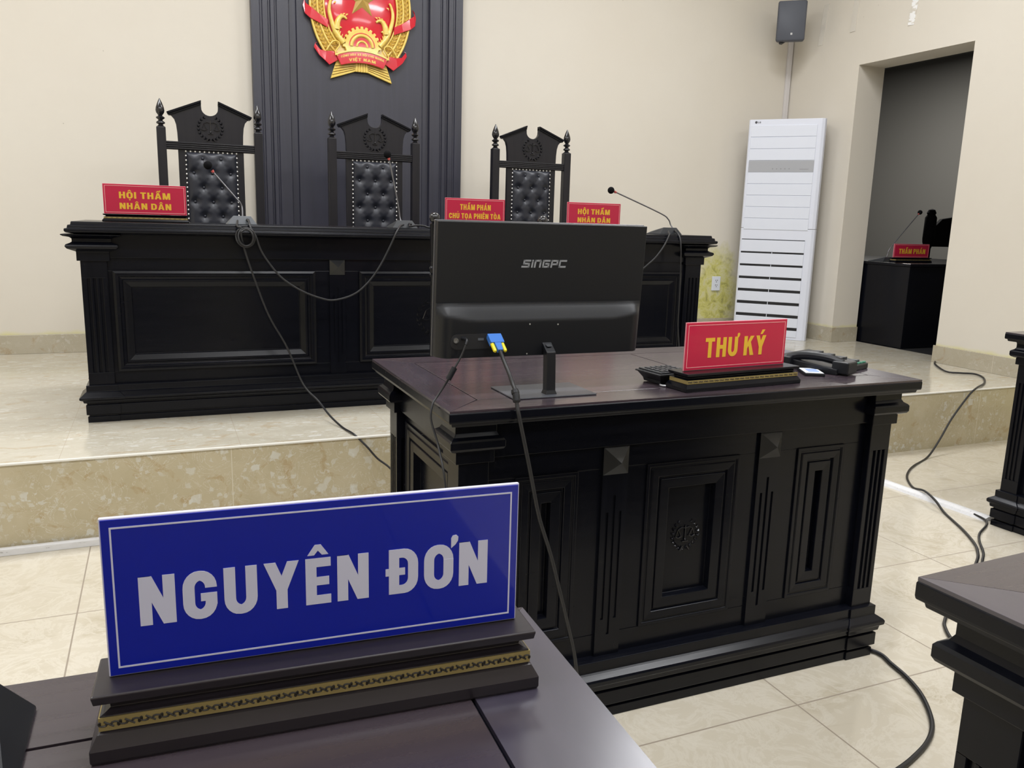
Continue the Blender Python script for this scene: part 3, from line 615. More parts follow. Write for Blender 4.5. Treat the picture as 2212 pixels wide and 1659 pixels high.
# ------------------------------------------------------------------ high-backed carved chairs
def high_chair(label, cx, cy, zf, group):
    T = thing('high_back_chair', label, 'chair', (cx, cy, zf), 0, group)
    m = CHAIRWOOD
    FIN = [(0.0225, 1.290), (0.0225, 1.293), (0.013, 1.300), (0.012, 1.304), (0.0215, 1.309), (0.0225, 1.314), (0.019, 1.319), (0.011, 1.324), (0.012, 1.329), (0.0215, 1.335), (0.0225, 1.340), (0.017, 1.345), (0.010, 1.349), (0.013, 1.354), (0.020, 1.364), (0.0225, 1.376), (0.020, 1.392), (0.013, 1.412), (0.006, 1.428), (0.001, 1.438)]
    for s in (-1, 1):
        b = MB(); x = s*0.2475
        b.box(x-0.023, x+0.023, -0.023, 0.023, 0, 1.291)
        p = b.build('back_post', m, T, bevel=0.003)
        q = MB(); q.lathe(FIN, (x, 0, 0), 18); q.build('finial', RELIEF, p, smooth=50)
    b = MB()                                                     # crest board with a round bite
    poly = [(-0.166, 1.215), (-0.168, 1.27), (-0.172, 1.31), (-0.180, 1.336), (-0.194, 1.352), (-0.209, 1.357), (-0.209, 1.364), (-0.043, 1.432)]
    bite = [(0.043*math.cos(a), 1.403+0.040*math.sin(a)) for a in [rad(180+15*i) for i in range(13)]]
    poly = poly + [(-0.043, 1.41)] + bite[1:-1] + [(0.043, 1.41)] + [(-px, pz) for px, pz in reversed(poly)]
    half = len(poly)//2
    b.prism(poly, (0, 0.014, 0), X3, Z3, -Y3, 0.028)
    cb = b.build('crest_board', m, T, bevel=0.0015)
    for s in (-1, 1):
        b = MB(); b.prism([(s*0.213, 1.360), (s*0.043, 1.429), (s*0.043, 1.441), (s*0.217, 1.370)], (0, 0.016, 0), X3, Z3, -Y3, 0.042)
        b.prism([(s*0.205, 1.352), (s*0.043, 1.418), (s*0.043, 1.429), (s*0.213, 1.360)], (0, 0.016, 0), X3, Z3, -Y3, 0.036)
        b.build('cornice', BLACKWOOD, cb, bevel=0.0012)
    seal('carved_seal', 0.073, cb, (0, -0.0145, 1.300), RELIEF, relief=0.008)
    b = MB()                                                     # reeded cross rail
    b.box(-0.226, 0.226, -0.012, 0.014, 1.179, 1.222)
    for i in range(4): b.box(-0.226, 0.226, -0.018, -0.011, 1.182+i*0.0102, 1.182+i*0.0102+0.007)
    b.build('cross_rail', m, T, bevel=0.0015)
    b = MB(); b.box(-0.168, 0.168, -0.008, 0.014, 0.40, 1.180); b.build('back_board', m, T, bevel=0.002)
    # buttoned leather
    x0, x1, z0, z1 = -0.128, 0.128, 0.46, 1.168
    but = []
    for r in range(9):
        z = 1.138-r*0.0765
        but += [(xx, z) for xx in ((-0.047, 0.047) if r % 2 == 0 else (-0.094, 0.0, 0.094))]
    nx, nz = 40, 96; vs = []; fs = []
    for j in range(nz+1):
        for i in range(nx+1):
            x = x0+(x1-x0)*i/nx; z = z0+(z1-z0)*j/nz
            e = min(x-x0, x1-x, z-z0, z1-z); h = 0.024*min(1, e/0.028)**0.5
            d = min(math.hypot(x-bx, z-bz) for bx, bz in but)
            dip = math.exp(-(d/0.021)**2)*0.017
            for bx, bz in but:                                   # pleats between the buttons
                for sx in (-1, 1):
                    ux, uz = sx*0.047, -0.0765; L2 = ux*ux+uz*uz
                    tt = ((x-bx)*ux+(z-bz)*uz)/L2
                    if 0 <= tt <= 1:
                        dd = abs((x-bx)*uz-(z-bz)*ux)/math.sqrt(L2); dip = max(dip, 0.0030*math.exp(-(dd/0.009)**2))
            vs.append((x, -0.010-max(h-dip, 0.001), z))
    for j in range(nz):
        for i in range(nx):
            a = j*(nx+1)+i; fs.append((a, a+1, a+nx+2, a+nx+1))
    b = MB(); b.add(vs, fs); lp = b.build('leather_pad', LEATHER, T, smooth=180)
    b = MB()
    for bx, bz in but: b.ball((bx, -0.020, bz), 0.0075, 0, (1, 0.6, 1), 10, 6)
    b.build('leather_buttons', LEATHER, lp, smooth=80)
    b = MB(); sp = 0.0237
    pts = [(-0.130+i*0.26/11, 1.173) for i in range(12)] + [(s*0.130, 1.173-sp*i) for s in (-1, 1) for i in range(1, 28)]
    for px, pz in pts: b.ball((px, -0.009, pz), 0.0050, 0, (1, 0.8, 1), 8, 6)
    b.build('stud_row', STUD, T, smooth=80)
    b = MB(); b.box(-0.25, 0.25, -0.46, 0.02, 0.38, 0.44); b.build('seat_rail', m, T, bevel=0.004)
    b = MB(); b.rects(-0.22, 0.22, -0.44, -0.03, [(0.44, 0), (0.47, 0.006), (0.485, -0.004), (0.492, -0.03)]); b.build('seat_cushion', LEATHER, T, bevel=0.006)
    for s in (-1, 1):
        b = MB(); b.box(s*0.2475-0.023, s*0.2475+0.023, -0.46, -0.414, 0, 0.63); b.build('front_leg', m, T, bevel=0.003)
        b = MB(); b.box(s*0.2475-0.028, s*0.2475+0.028, -0.48, -0.02, 0.63, 0.665); b.build('armrest', m, T, bevel=0.008)
    return T
G = 'high-backed chairs behind the long bench'
high_chair('high-backed buttoned leather chair behind the left nameplate, against the cream wall', 0.2865, 4.9, ZS, G)
high_chair('middle high-backed chair, standing before the dark emblem board', 1.1895, 4.9, ZS, G)
high_chair('high-backed chair right of the emblem board, seen above the monitor', 2.2, 4.9, ZS, G)

# secretary's chair behind the monitor
T = thing('post_chair', 'black chair with ball-topped turned posts standing behind the monitor', 'chair', (1.023, 2.60, 0), 0)
for s in (-1, 1):
    x = s*0.194; b = MB()
    b.lathe([(0.016, 0), (0.016, 0.45), (0.0135, 0.70), (0.0125, 0.95), (0.0125, 0.978), (0.0165, 0.983), (0.0165, 0.988), (0.011, 0.992), (0.0165, 1.000), (0.018, 1.006), (0.0165, 1.012), (0.011, 1.017), (0.013, 1.022), (0.0125, 1.06), (0.015, 1.148), (0.0155, 1.152), (0.009, 1.156), (0.009, 1.160)], (x, 0, 0), 16)
    p = b.build('back_post', BLACKWOOD, T, smooth=40)
    b = MB(); b.ball((x, 0, 1.1725), 0.0175); b.build('ball_finial', RELIEF, p, smooth=80)
    b = MB(); b.lathe([(0.018, 0), (0.02, 0.40)], (x, -0.40, 0), 12); b.build('front_leg', BLACKWOOD, T, smooth=40)
b = MB(); b.box(-0.194, 0.194, -0.010, 0.010, 1.02, 1.11); b.build('crest_rail', BLACKWOOD, T, bevel=0.004)
b = MB()
for i in range(6): b.box(-0.14+i*0.056-0.008, -0.14+i*0.056+0.008, -0.006, 0.006, 0.43, 1.03)
b.build('back_slats', BLACKWOOD, T, bevel=0.002)
b = MB(); b.box(-0.21, 0.21, -0.42, 0.015, 0.40, 0.445); b.build('seat', BLACKWOOD, T, bevel=0.006)

# ------------------------------------------------------------------ backing board with the emblem
T = thing('emblem_board', 'tall dark moulded wooden board on the cream wall behind the chairs', 'wall panel', (0, YB, ZS))
zb1 = 3.28
PR = [(0.579, 0.066), (0.628, 0.066), (0.632, 0.058), (0.642, 0.058), (0.646, 0.066), (0.676, 0.066), (0.680, 0.052), (0.690, 0.052), (0.694, 0.060), (0.716, 0.060), (0.720, 0.050), (0.728, 0.050), (0.732, 0.056), (0.802, 0.056), (0.808, 0.030), (0.846, 0.030), (0.852, 0.040), (1.660, 0.040)]
left = [(x, -d) for x, d in PR if x < 1.2]; cxm = 1.2555
for s, nm in ((1, 'moulded_stile'), (-1, 'moulded_stile')):
    pts = [(x, d) for x, d in left] + [(left[-1][0], -0.002), (left[0][0], -0.002)]
    if s < 0: pts = [(2*cxm-x, d) for x, d in pts][::-1]
    b = MB(); n = len(pts); b.add([(x, y, 0.0) for x, y in pts]+[(x, y, zb1) for x, y in pts], [list(range(n))[::-1], list(range(n, 2*n))]+[(i, (i+1) % n, n+(i+1) % n, n+i) for i in range(n)])
    b.build(nm, BOARDWOOD, T, bevel=0.0015)
b = MB(); b.box(0.852, 2*cxm-0.852, -0.040, -0.002, 0, zb1); b.build('centre_panel', BOARDWOOD, T)

# national emblem: local x, z about the centre of its star-filled disc
EM = thing('wall_emblem', 'round red and gold state emblem with star and cogwheel on the dark board', 'emblem', (1.25, YB-0.041, 2.53), 0)
def ell(rx, rz, cz=0.0, n=56, a0=0, a1=360): return [(rx*math.cos(rad(a0+(a1-a0)*i/n)), cz+rz*math.sin(rad(a0+(a1-a0)*i/n))) for i in range(n + (0 if a1-a0 == 360 else 1))]
def plate(poly, y0, d, nm, m, parent, bevel=0.003, mb=None):
    b = mb or MB(); b.prism(poly, (0, y0, 0), X3, Z3, -Y3, d)
    return b if mb else b.build(nm, m, parent, bevel=bevel)
EO = lambda a: (0.322*math.cos(a), -0.063+0.414*math.sin(a))
EI = lambda a: (0.230*math.cos(a), -0.060+0.290*math.sin(a))
b = MB(); dome = []
for k, h in ((1.0, 0.012), (0.97, 0.016), (0.7, 0.026), (0.4, 0.031), (0.05, 0.033)): dome.append([(x*k, -h, -0.06+(z+0.06)*k) for x, z in ell(0.235, 0.295, -0.06)])
b.loft(dome); disc = b.build('red_disc', REDGL, EM, smooth=60)
# star
b = MB(); st = []
for i in range(10):
    r = 0.109 if i % 2 == 0 else 0.0425; a = rad(90+36*i); st.append((0.003+r*math.cos(a), -0.034, -0.020+r*math.sin(a)))
b.add(st+[(0.003, -0.056, -0.020), (0.003, -0.030, -0.020)], [(i, (i+1) % 10, 10) for i in range(10)]+[((i+1) % 10, i, 11) for i in range(10)])
b.build('star', STARG, EM)
# rice wreaths: rim, ears with grains
for s in (-1, 1):
    a0, a1 = (-52, 84) if s > 0 else (232, 96)
    outer = [EO(rad(a0+(a1-a0)*i/40)) for i in range(41)]; inner = [EI(rad(a0+(a1-a0)*i/40)) for i in range(41)]
    if s > 0: outer, inner = outer, inner
    b = MB()
    rings = []
    for k in range(41):
        o, i = Vector((outer[k][0], 0, outer[k][1])), Vector((inner[k][0], 0, inner[k][1]))
        L = lambda t, h: o.lerp(i, t) + Vector((0, -h, 0))
        rings.append([L(0, 0.0), L(0, 0.020), L(0.05, 0.026), L(0.12, 0.026), L(0.15, 0.020), L(0.49, 0.022), L(0.53, 0.028), L(0.57, 0.022), L(0.88, 0.020), L(0.92, 0.025), L(1, 0.022), L(1, 0.0)])
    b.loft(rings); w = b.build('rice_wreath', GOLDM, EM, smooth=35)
    b = MB()
    for tt, rr_ in ((0.04, 0.0075), (0.52, 0.0065), (0.95, 0.006)):
        b.tube([(o[0]+(i[0]-o[0])*tt, -0.024, o[1]+(i[1]-o[1])*tt) for o, i in zip(outer, inner)], rr_, 8)
    b.build('wreath_rim', GOLDP, w, smooth=60)
    b = MB()
    for row in range(4):
        tt = (0.19, 0.36, 0.66, 0.82)[row]
        for k in range(32):
            a = rad(a0 + (a1-a0)*(0.02 + 0.94*(k+0.5*(row % 2))/32)); o, i = EO(a), EI(a); o2 = EO(a+rad(2.2*(1 if a1 > a0 else -1)))
            px, pz = o[0]+(i[0]-o[0])*tt, o[1]+(i[1]-o[1])*tt
            dr = Vector((o2[0]-o[0], o2[1]-o[1])).normalized(); nn = Vector((i[0]-o[0], i[1]-o[1])).normalized()
            d2 = (dr*0.85 + nn*(0.5 if row % 2 else -0.5)).normalized(); q = Vector((-d2.y, d2.x)); Lg, wd2 = 0.0150, 0.0066
            b.add([(px-d2.x*Lg, -0.020, pz-d2.y*Lg), (px+q.x*wd2, -0.021, pz+q.y*wd2), (px+d2.x*Lg, -0.020, pz+d2.y*Lg), (px-q.x*wd2, -0.021, pz-q.y*wd2), (px, -0.035, pz)], [(0,1,4),(1,2,4),(2,3,4),(3,0,4)])
    g = b.build('rice_grains', GOLDP, w)
    # drooping ear and leaves on the disc
    b = MB(); S_ = lambda pts: [(s*x, -0.034, z) for x, z in pts]
    b.tube(S_([(0.115, -0.285), (0.165, -0.225), (0.193, -0.15), (0.203, -0.09), (0.190, -0.035), (0.178, -0.02)]), [0.018, 0.006], 8, smooth=6)
    b.tube(S_([(0.158, -0.21), (0.152, -0.165), (0.135, -0.135), (0.112, -0.130), (0.094, -0.142)]), [0.022, 0.006], 8, smooth=6)
    b.tube(S_([(0.150, -0.255), (0.150, -0.215), (0.138, -0.195), (0.126, -0.197)]), [0.015, 0.003], 8, smooth=5)
    for i in range(6):
        x = 0.108+0.012*i; z = -0.295+0.016*i
        b.tube(S_([(x, z), (x+0.008, z+0.022), (x+0.001, z+0.045)]), [0.007, 0.002], 6, smooth=4)
    for k, (x, z) in enumerate(((0.155, -0.142), (0.140, -0.128), (0.122, -0.122), (0.172, -0.170), (0.160, -0.235), (0.178, -0.060), (0.198, -0.045), (0.104, -0.124), (0.175, -0.20))):
        b.add([(s*x, -0.034, z), (s*(x-0.012), -0.045, z+0.004), (s*(x-0.020), -0.036, z+0.014), (s*(x-0.006), -0.045, z+0.012)], [(0,1,2,3)])
    b.build('rice_sprig', GOLDP, EM, smooth=60)
# cogwheel
b = MB(); gc = -0.300; pts = []
for i in range(13):
    a = 180-15*i
    for da, r in ((5.2, 0.108), (3.6, 0.1225), (-3.6, 0.1225), (-5.2, 0.108)):
        pts.append((r*math.cos(rad(a+da)), gc+r*math.sin(rad(a+da))))
pts += [(0.10, gc-0.03), (-0.10, gc-0.03)]
b.prism(pts, (0, -0.020, 0), X3, Z3, -Y3, 0.024); gear = b.build('cogwheel', GOLDP, EM, bevel=0.002)
for r0, r1, y, m, nm in ((0.079, 0.084, 0.0445, REDGL, 'red_ring'), (0.040, 0.056, 0.0445, REDGL, 'red_ring'), (0.0, 0.026, 0.0445, REDGL, 'red_hub')):
    b = MB(); o = ell(r1, r1, gc, 28, 0, 180); i = ell(max(r0, 0.001), max(r0, 0.001), gc, 28, 0, 180)
    for q in band(o, i): b.prism(q, (0, -y+0.002, 0), X3, Z3, -Y3, 0.0025)
    b.build(nm, m, gear)
b = MB(); b.tube([(0.068*math.cos(rad(a)), -0.043, gc+0.068*math.sin(rad(a))) for a in range(0, 181, 9)], 0.011, 8); b.tube([(0.033*math.cos(rad(a)), -0.043, gc+0.033*math.sin(rad(a))) for a in range(0, 181, 9)], 0.007, 8)
b.build('gold_arc', GOLDP, gear, smooth=60)
# sheaf of stems
b = MB(); b.prism([(-0.150,-0.36),(0.150,-0.36),(0.200,-0.503),(0.040,-0.449),(-0.036,-0.447),(-0.197,-0.503)], (0, -0.001, 0), X3, Z3, -Y3, 0.020)
sh = b.build('rice_stems', GOLDP, EM, bevel=0.003)
for s in (-1, 1):
    b = MB()
    for i in range(4):
        f = i/3.6; x0, z0 = s*0.042, -0.405-0.036*f; x1, z1 = s*(0.168+0.024*f), -0.425-0.066*f
        b.tube([(x0, -0.0215, z0), (x1, -0.0215, z1)], 0.0022, 5)
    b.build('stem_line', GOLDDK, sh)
b = MB()
for i in range(5): b.tube([(-0.030+i*0.0155, -0.022, -0.395), (-0.032+i*0.0165, -0.022, -0.449)], 0.0066, 8)
b.build('stem_tie', GOLDP, sh, smooth=60)
b = MB(); b.prism([(-0.235,-0.27),(-0.16,-0.20),(0.16,-0.20),(0.235,-0.27),(0.245,-0.335),(0.15,-0.37),(-0.15,-0.37),(-0.245,-0.335)], (0, -0.001, 0), X3, Z3, -Y3, 0.0185); b.build('wreath_foot', GOLDP, EM, bevel=0.002)
# red ribbons
def ribbon(pts_top, pts_bot, depth, nm, parent=EM):
    b = MB(); n = len(pts_top); rings = []
    for k in range(n):
        (x0, z0), (x1, z1) = pts_top[k], pts_bot[k]; d = depth[k]
        rings.append([(x0, -d, z0), (x1, -d, z1), (x1, -d+0.008, z1), (x0, -d+0.008, z0)])
    b.loft(rings); return b.build(nm, REDGL, parent, bevel=0.002)
for s in (-1, 1):
    Q = lambda p: [(s*x, z) for x, z in p]
    ribbon(Q([(0.338,-0.030),(0.352,-0.050),(0.345,-0.075),(0.311,-0.099),(0.260,-0.134),(0.211,-0.158)]), Q([(0.345,-0.040),(0.362,-0.085),(0.352,-0.134),(0.322,-0.160),(0.268,-0.182),(0.210,-0.205)]), [0.010, 0.018, 0.030, 0.038, 0.040, 0.034], 'red_ribbon')
    r = ribbon(Q([(0.270,-0.292),(0.292,-0.302),(0.262,-0.338),(0.225,-0.344),(0.190,-0.340),(0.150,-0.345)]), Q([(0.288,-0.298),(0.299,-0.326),(0.268,-0.372),(0.232,-0.402),(0.206,-0.424),(0.148,-0.388)]), [0.014, 0.024, 0.034, 0.038, 0.037, 0.036], 'red_ribbon')
    b = MB(); b.tube([(s*x, -0.047, z) for x, z in ((0.225,-0.340),(0.208,-0.312),(0.188,-0.287),(0.165,-0.280),(0.146,-0.290),(0.145,-0.308),(0.160,-0.328),(0.170,-0.345),(0.165,-0.360),(0.155,-0.366))], 0.0048, 8, smooth=4); b.build('gold_edge', GOLDP, r, smooth=60)
arc = lambda x: -0.30*(x*x)*4.2
topl = [(x, -0.330+arc(x)) for x in [-0.165+0.33*i/14 for i in range(15)]]
botl = [(x*0.82, -0.398+arc(x*0.82)) for x, _ in topl]
bd = ribbon(topl, botl, [0.048]*15, 'red_ribbon')
b = MB(); b.loft([[(x, -0.044, z+0.004), (x, -0.052, z+0.004), (x, -0.052, z-0.007), (x, -0.044, z-0.007)] for x, z in [(x*1.05, -0.322+arc(x*1.05)) for x, _ in topl]]); b.build('gold_edge', GOLDP, bd)
b = MB(); bend = lambda x, z: (x, z+arc(x))
put_text(b, 'CỘNG HÒA XÃ HỘI CHỦ NGHĨA', -0.136, 0.140, -0.3545, 0.0125, -0.048, 0, 0.0012, bend)
put_text(b, 'VIỆT NAM', -0.086, 0.086, -0.386, 0.0175, -0.048, 0, 0.0012, bend)
b.build('lettering', GOLDP, bd)

# ------------------------------------------------------------------ nameplates
def scroll(mb, x, z, h, y, mi):
    """small S-scroll pair lying on the brass band"""
    for s in (-1, 1):
        pts = [(x+s*h*(0.95-0.62*t*math.cos(t*7.2)*0.9-0.25*t), z+s*h*0.42*(1-t*0.55)*math.sin(t*7.2+2.6)*0.9) for t in [i/11 for i in range(12)]]
        mb.tube([(px, y, pz) for px, pz in pts], [h*0.075, h*0.13], 4, mi)
    mb.tube([(x-h*0.5, y, z+h*0.34), (x, y, z), (x+h*0.5, y, z-h*0.34)], h*0.12, 4, mi)
def nameplate(label, x, y, z, deg, lines, film, letter, line, acr, fw_=0.314, fh=0.119, hb=0.043, bw=0.329, dep=0.066, border=0.0065, lw=0.0012, scrolls=22, group=None, yface=0.034, mesh_from=None):
    """origin at the bottom middle of the front edge; faces local -y"""
    T = thing('nameplate', label, 'nameplate', (x, y, z), rad(deg), group)
    w = bw/2; k = hb/0.043; b = MB()
    b.rects(-w, w, 0, dep, [(0, -0.001), (0.002*k, 0), (0.009*k, 0), (0.017*k, -0.005), (0.018*k, -0.007)])
    b.rects(-w+0.007, w-0.007, 0.007, dep-0.007, [(0.0175*k, 0), (0.028*k, 0), (0.0285*k, -0.003), (0.030*k, -0.0065), (0.033*k, -0.006), (0.0355*k, -0.001), (0.0365*k, 0.001), (0.0368*k, 0.003), (0.042*k, 0.0042), (0.043*k, 0.0032)])
    base = b.build('wooden_base', PLATEWOOD if film is BLUEF else BLACKWOOD, T, bevel=0.0006)
    b = MB(); z0, z1 = 0.0187*k, 0.0272*k
    b.rects(-w+0.0062, w-0.0062, 0.0062, dep-0.0062, [(z0, 0), (z1, 0)])
    n = scrolls; L = 2*w-0.0124
    for i in range(n): scroll(b, -L/2+L*(i+0.5)/n, (z0+z1)/2, (z1-z0)*0.62, 0.0060, 1)
    b.build('brass_band', [BRASS, BRASSDK], base)
    f = fw_/2; zf = hb+0.0004
    b = MB(); b.box(-f, f, yface+0.001, yface+0.0048, zf, zf+fh); p = b.build('acrylic_plate', acr, T, bevel=0.0007)
    b = MB(); b.box(-f+0.0012, f-0.0012, yface, yface+0.0011, zf+0.0012, zf+fh-0.0012); b.build('face_sheet', film, p)
    b = MB(); e = border
    for a0, a1, c0, c1 in ((-f+e, f-e, e, e+lw), (-f+e, f-e, fh-e-lw, fh-e), (-f+e, -f+e+lw, e+lw, fh-e-lw), (f-e-lw, f-e, e+lw, fh-e-lw)): b.box(a0, a1, yface-0.0004, yface+0.0002, zf+c0, zf+c1)
    b.build('border_line', line, p)
    b = MB()
    for s, x0, x1, zb, cap in lines: put_text(b, s, x0, x1, zf+zb, cap, yface, 0, 0.0005)
    b.build('lettering', letter, p)
    return T
nameplate('large blue nameplate with white capitals on the near left desk', 0.1022, 0.5560, 0.793, -3.4, [('NGUYÊN ĐƠN', -0.1298, 0.1262, 0.0362, 0.0366)], BLUEF, LAV, LAV, ACRY, fw_=0.3045, fh=0.1175, hb=0.050, dep=0.060, yface=0.0255, scrolls=24)
nameplate('red nameplate with two tall yellow words beside the monitor', 1.268, 1.5365, 0.793, 4.4, [('THƯ KÝ', -0.0985, 0.0905, 0.028, 0.047)], REDF, YEL, PINK, ACRYP, fw_=0.316, fh=0.113, bw=0.358, dep=0.078, yface=0.040, lw=0.0012)
GS = 'red nameplates on the long bench'
two = [('HỘI THẨM', -0.0985, 0.096, 0.0635, 0.0265), ('NHÂN DÂN', -0.0985, 0.098, 0.0205, 0.0250)]
nameplate('red nameplate at the left end of the long bench', -0.044, 3.766, BT, 0, two, REDF, YEL, PINK, ACRYP, fw_=0.316, fh=0.121, hb=0.031, bw=0.330, lw=0.0018, scrolls=16, group=GS)
nameplate('red nameplate with the longest text, behind the left half of the monitor', 1.4181, 3.766, BT, 0, [('THẨM PHÁN', -0.079, 0.079, 0.0625, 0.0265), ('CHỦ TỌA PHIÊN TÒA', -0.1345, 0.1315, 0.0215, 0.0250)], REDF, YEL, PINK, ACRYP, fw_=0.309, fh=0.117, hb=0.031, bw=0.330, lw=0.0018, scrolls=16, group=GS)
nameplate('red nameplate behind the upper right corner of the monitor', 2.0705, 3.766, BT, 0, [('HỘI THẨM', -0.0945, 0.092, 0.0605, 0.0265), ('NHÂN DÂN', -0.0945, 0.0965, 0.0195, 0.0250)], REDF, YEL, PINK, ACRYP, fw_=0.311, fh=0.119, hb=0.031, bw=0.330, lw=0.0018, scrolls=16, group=GS)

# ------------------------------------------------------------------ microphones
def microphone(label, x, y, z, neck, head, deg=0.0, group=None, wb=0.118, hgt=0.037, m=DARKPL):
    """wedge base, tall side towards -y; neck points are world offsets from the origin"""
    T = thing('desk_microphone', label, 'microphone', (x, y, z), 0, group); w = wb/2
    Xm = Matrix.Rotation(rad(deg), 4, 'Z')
    b = MB(); t = 0.6
    b.loft([[(-w,0,0),(w,0,0),(w,0.13,0),(w*0.7,0.165,0),(-w*0.7,0.165,0),(-w,0.13,0)],
            [(-w,0,0.003),(w,0,0.003),(w,0.13,0.003),(w*0.7,0.165,0.003),(-w*0.7,0.165,0.003),(-w,0.13,0.003)],
            [(-w*t,0.012,hgt),(w*t,0.012,hgt),(w*0.72,0.10,0.018),(w*0.6,0.14,0.012),(-w*0.6,0.14,0.012),(-w*0.72,0.10,0.018)]], X=Xm)
    base = b.build('wedge_base', m, T, bevel=0.0025)
    b = MB(); b.lathe([(0.007, 0), (0.007, 0.016), (0.004, 0.018)], tuple(Xm @ Vector((w*0.35, 0.002, 0.020))), 10, axis='y'); b.build('cable_socket', RUBBER, base, smooth=40)
    b = MB(); b.tube(neck, 0.0034, 8, smooth=5); b.build('gooseneck', NECK, T, smooth=60)
    h, e = Vector(head), Vector(neck[-1]); d = (h-e).normalized()
    b = MB(); b.tube([e+d*0.002, e+d*0.012], [0.0050, 0.0068], 10); b.build('light_ring', REDLED, T, smooth=40)
    b = MB(); b.ball(tuple(h), 0.0175, 0, (1, 1, 1.0)); b.build('foam_head', FOAM, T, smooth=80)
    return T
GM = 'gooseneck microphones on the long bench'
def nk(x, y, z, pts): return [(a-x, b_-y, c-z) for a, b_, c in pts]
MY = 3.700
microphone('gooseneck microphone right of the left bench nameplate, coiled cable hanging in front', 0.329, MY, BT, nk(0.329, MY, BT, [(0.333,3.73,1.150),(0.334,3.75,1.195),(0.325,3.75,1.217),(0.312,3.75,1.232),(0.226,3.75,1.334)]), nk(0.329, MY, BT, [(0.203,3.75,1.364)])[0], group=GM, m=GREYPL)
microphone('gooseneck microphone standing nearly upright before the middle chair', 1.040, MY, BT, nk(1.040, MY, BT, [(1.032,3.73,1.150),(1.029,3.75,1.170),(1.015,3.75,1.255),(0.979,3.75,1.424)]), nk(1.040, MY, BT, [(0.970,3.75,1.450)])[0], group=GM)
microphone('gooseneck microphone leaning left at the right end of the bench', 2.480, MY, BT, nk(2.480, MY, BT, [(2.515,3.73,1.150),(2.507,3.75,1.175),(2.490,3.75,1.203),(2.434,3.75,1.234),(2.168,3.75,1.328)]), nk(2.480, MY, BT, [(2.135,3.75,1.338)])[0], group=GM, wb=0.135)
# microphone base at the left edge of the near desk: tall side towards the bench
T = microphone('black microphone base cut off by the lower left edge', -0.163, 0.655, 0.793, [(-0.01,-0.03,0.03),(-0.03,-0.03,0.08),(-0.16,-0.05,0.20)], (-0.185,-0.055,0.215), deg=180, m=BLACKPL)

def cable(label, pts, r, smooth=6, m=RUBBER, name='black_cable', group=None, extra=None):
    b = MB(); b.tube(pts, r, 8, smooth=smooth)
    if extra: extra(b)
    return tag(b.build(name, m, None, smooth=60), label, 'cable', group)
coil = []
for i in range(30):
    a = rad(115 + i*26); q = 0.040-0.0004*i
    coil.append((0.327+q*math.cos(a)*(1.0-0.006*i), 3.548-0.0006*i+0.004*math.sin(i), 1.075+0.041*math.sin(a)*(1.0-0.008*i)))
c1 = [(0.308, 3.690, 1.140), (0.300, 3.60, 1.136), (0.296, 3.555, 1.118)] + coil + [(0.318, 3.552, 1.033), (0.348, 3.555, 0.929), (0.407, 3.555, 0.755), (0.479, 3.555, 0.615), (0.54, 3.53, 0.455), (0.593, 3.47, 0.391), (0.62, 3.36, 0.350), (0.650, 3.25, 0.324), (0.67, 3.13, 0.324), (0.71, 3.089, 0.284), (0.753, 3.078, 0.231), (0.81, 3.05, 0.180), (0.90, 2.95, 0.05), (0.95, 2.85, 0.006), (1.1, 2.6, 0.006)]
cable('thin black cable coiled at the left microphone, running down the bench and over the step', c1, 0.0042)
c2 = [(0.350, 3.690, 1.141), (0.345, 3.60, 1.140), (0.348, 3.558, 1.112), (0.365, 3.545, 1.08), (0.384, 3.548, 1.024), (0.414, 3.55, 0.973), (0.459, 3.55, 0.916), (0.509, 3.55, 0.877), (0.562, 3.55, 0.847), (0.62, 3.55, 0.825), (0.671, 3.55, 0.814), (0.729, 3.55, 0.824), (0.78, 3.55, 0.846), (0.825, 3.55, 0.884), (0.863, 3.55, 0.93), (0.9, 3.55, 0.99), (0.936, 3.55, 1.061), (0.958, 3.552, 1.107), (0.985, 3.59, 1.134), (1.010, 3.650, 1.138), (1.030, 3.695, 1.140)]
cable('black cable sagging in a curve between the left and middle microphones', c2, 0.0042)
cable('short cable lying on the bench from the middle microphone towards the monitor', [(1.058, 3.690, 1.141), (1.045, 3.64, 1.133), (1.066, 3.62, 1.139), (1.102, 3.62, 1.138), (1.131, 3.62, 1.131), (1.22, 3.64, BT+0.005), (1.35, 3.68, BT+0.005)], 0.0042)
cable('grey cable slanting left down the bench from the right microphone to the monitor', [(2.455, 3.690, 1.141), (2.418, 3.63, 1.133), (2.379, 3.565, 1.122), (2.337, 3.545, 1.066), (2.292, 3.545, 1.01), (2.248, 3.55, 0.971), (2.21, 3.55, 0.936), (2.085, 3.55, 0.793), (1.97, 3.545, 0.62), (1.90, 3.52, 0.46), (1.84, 3.47, 0.36), (1.78, 3.38, ZS+0.005), (1.60, 3.30, ZS+0.005)], 0.0042)
cable('cable hanging straight down the bench from the right microphone', [(2.500, 3.690, 1.143), (2.455, 3.62, 1.141), (2.445, 3.565, 1.110), (2.444, 3.55, 1.06), (2.448, 3.55, 1.002), (2.452, 3.55, 0.908), (2.455, 3.55, 0.765), (2.457, 3.55, 0.668), (2.465, 3.54, 0.56), (2.458, 3.5, 0.40), (2.45, 3.45, ZS+0.005), (2.40, 3.30, ZS+0.005)], 0.0042)
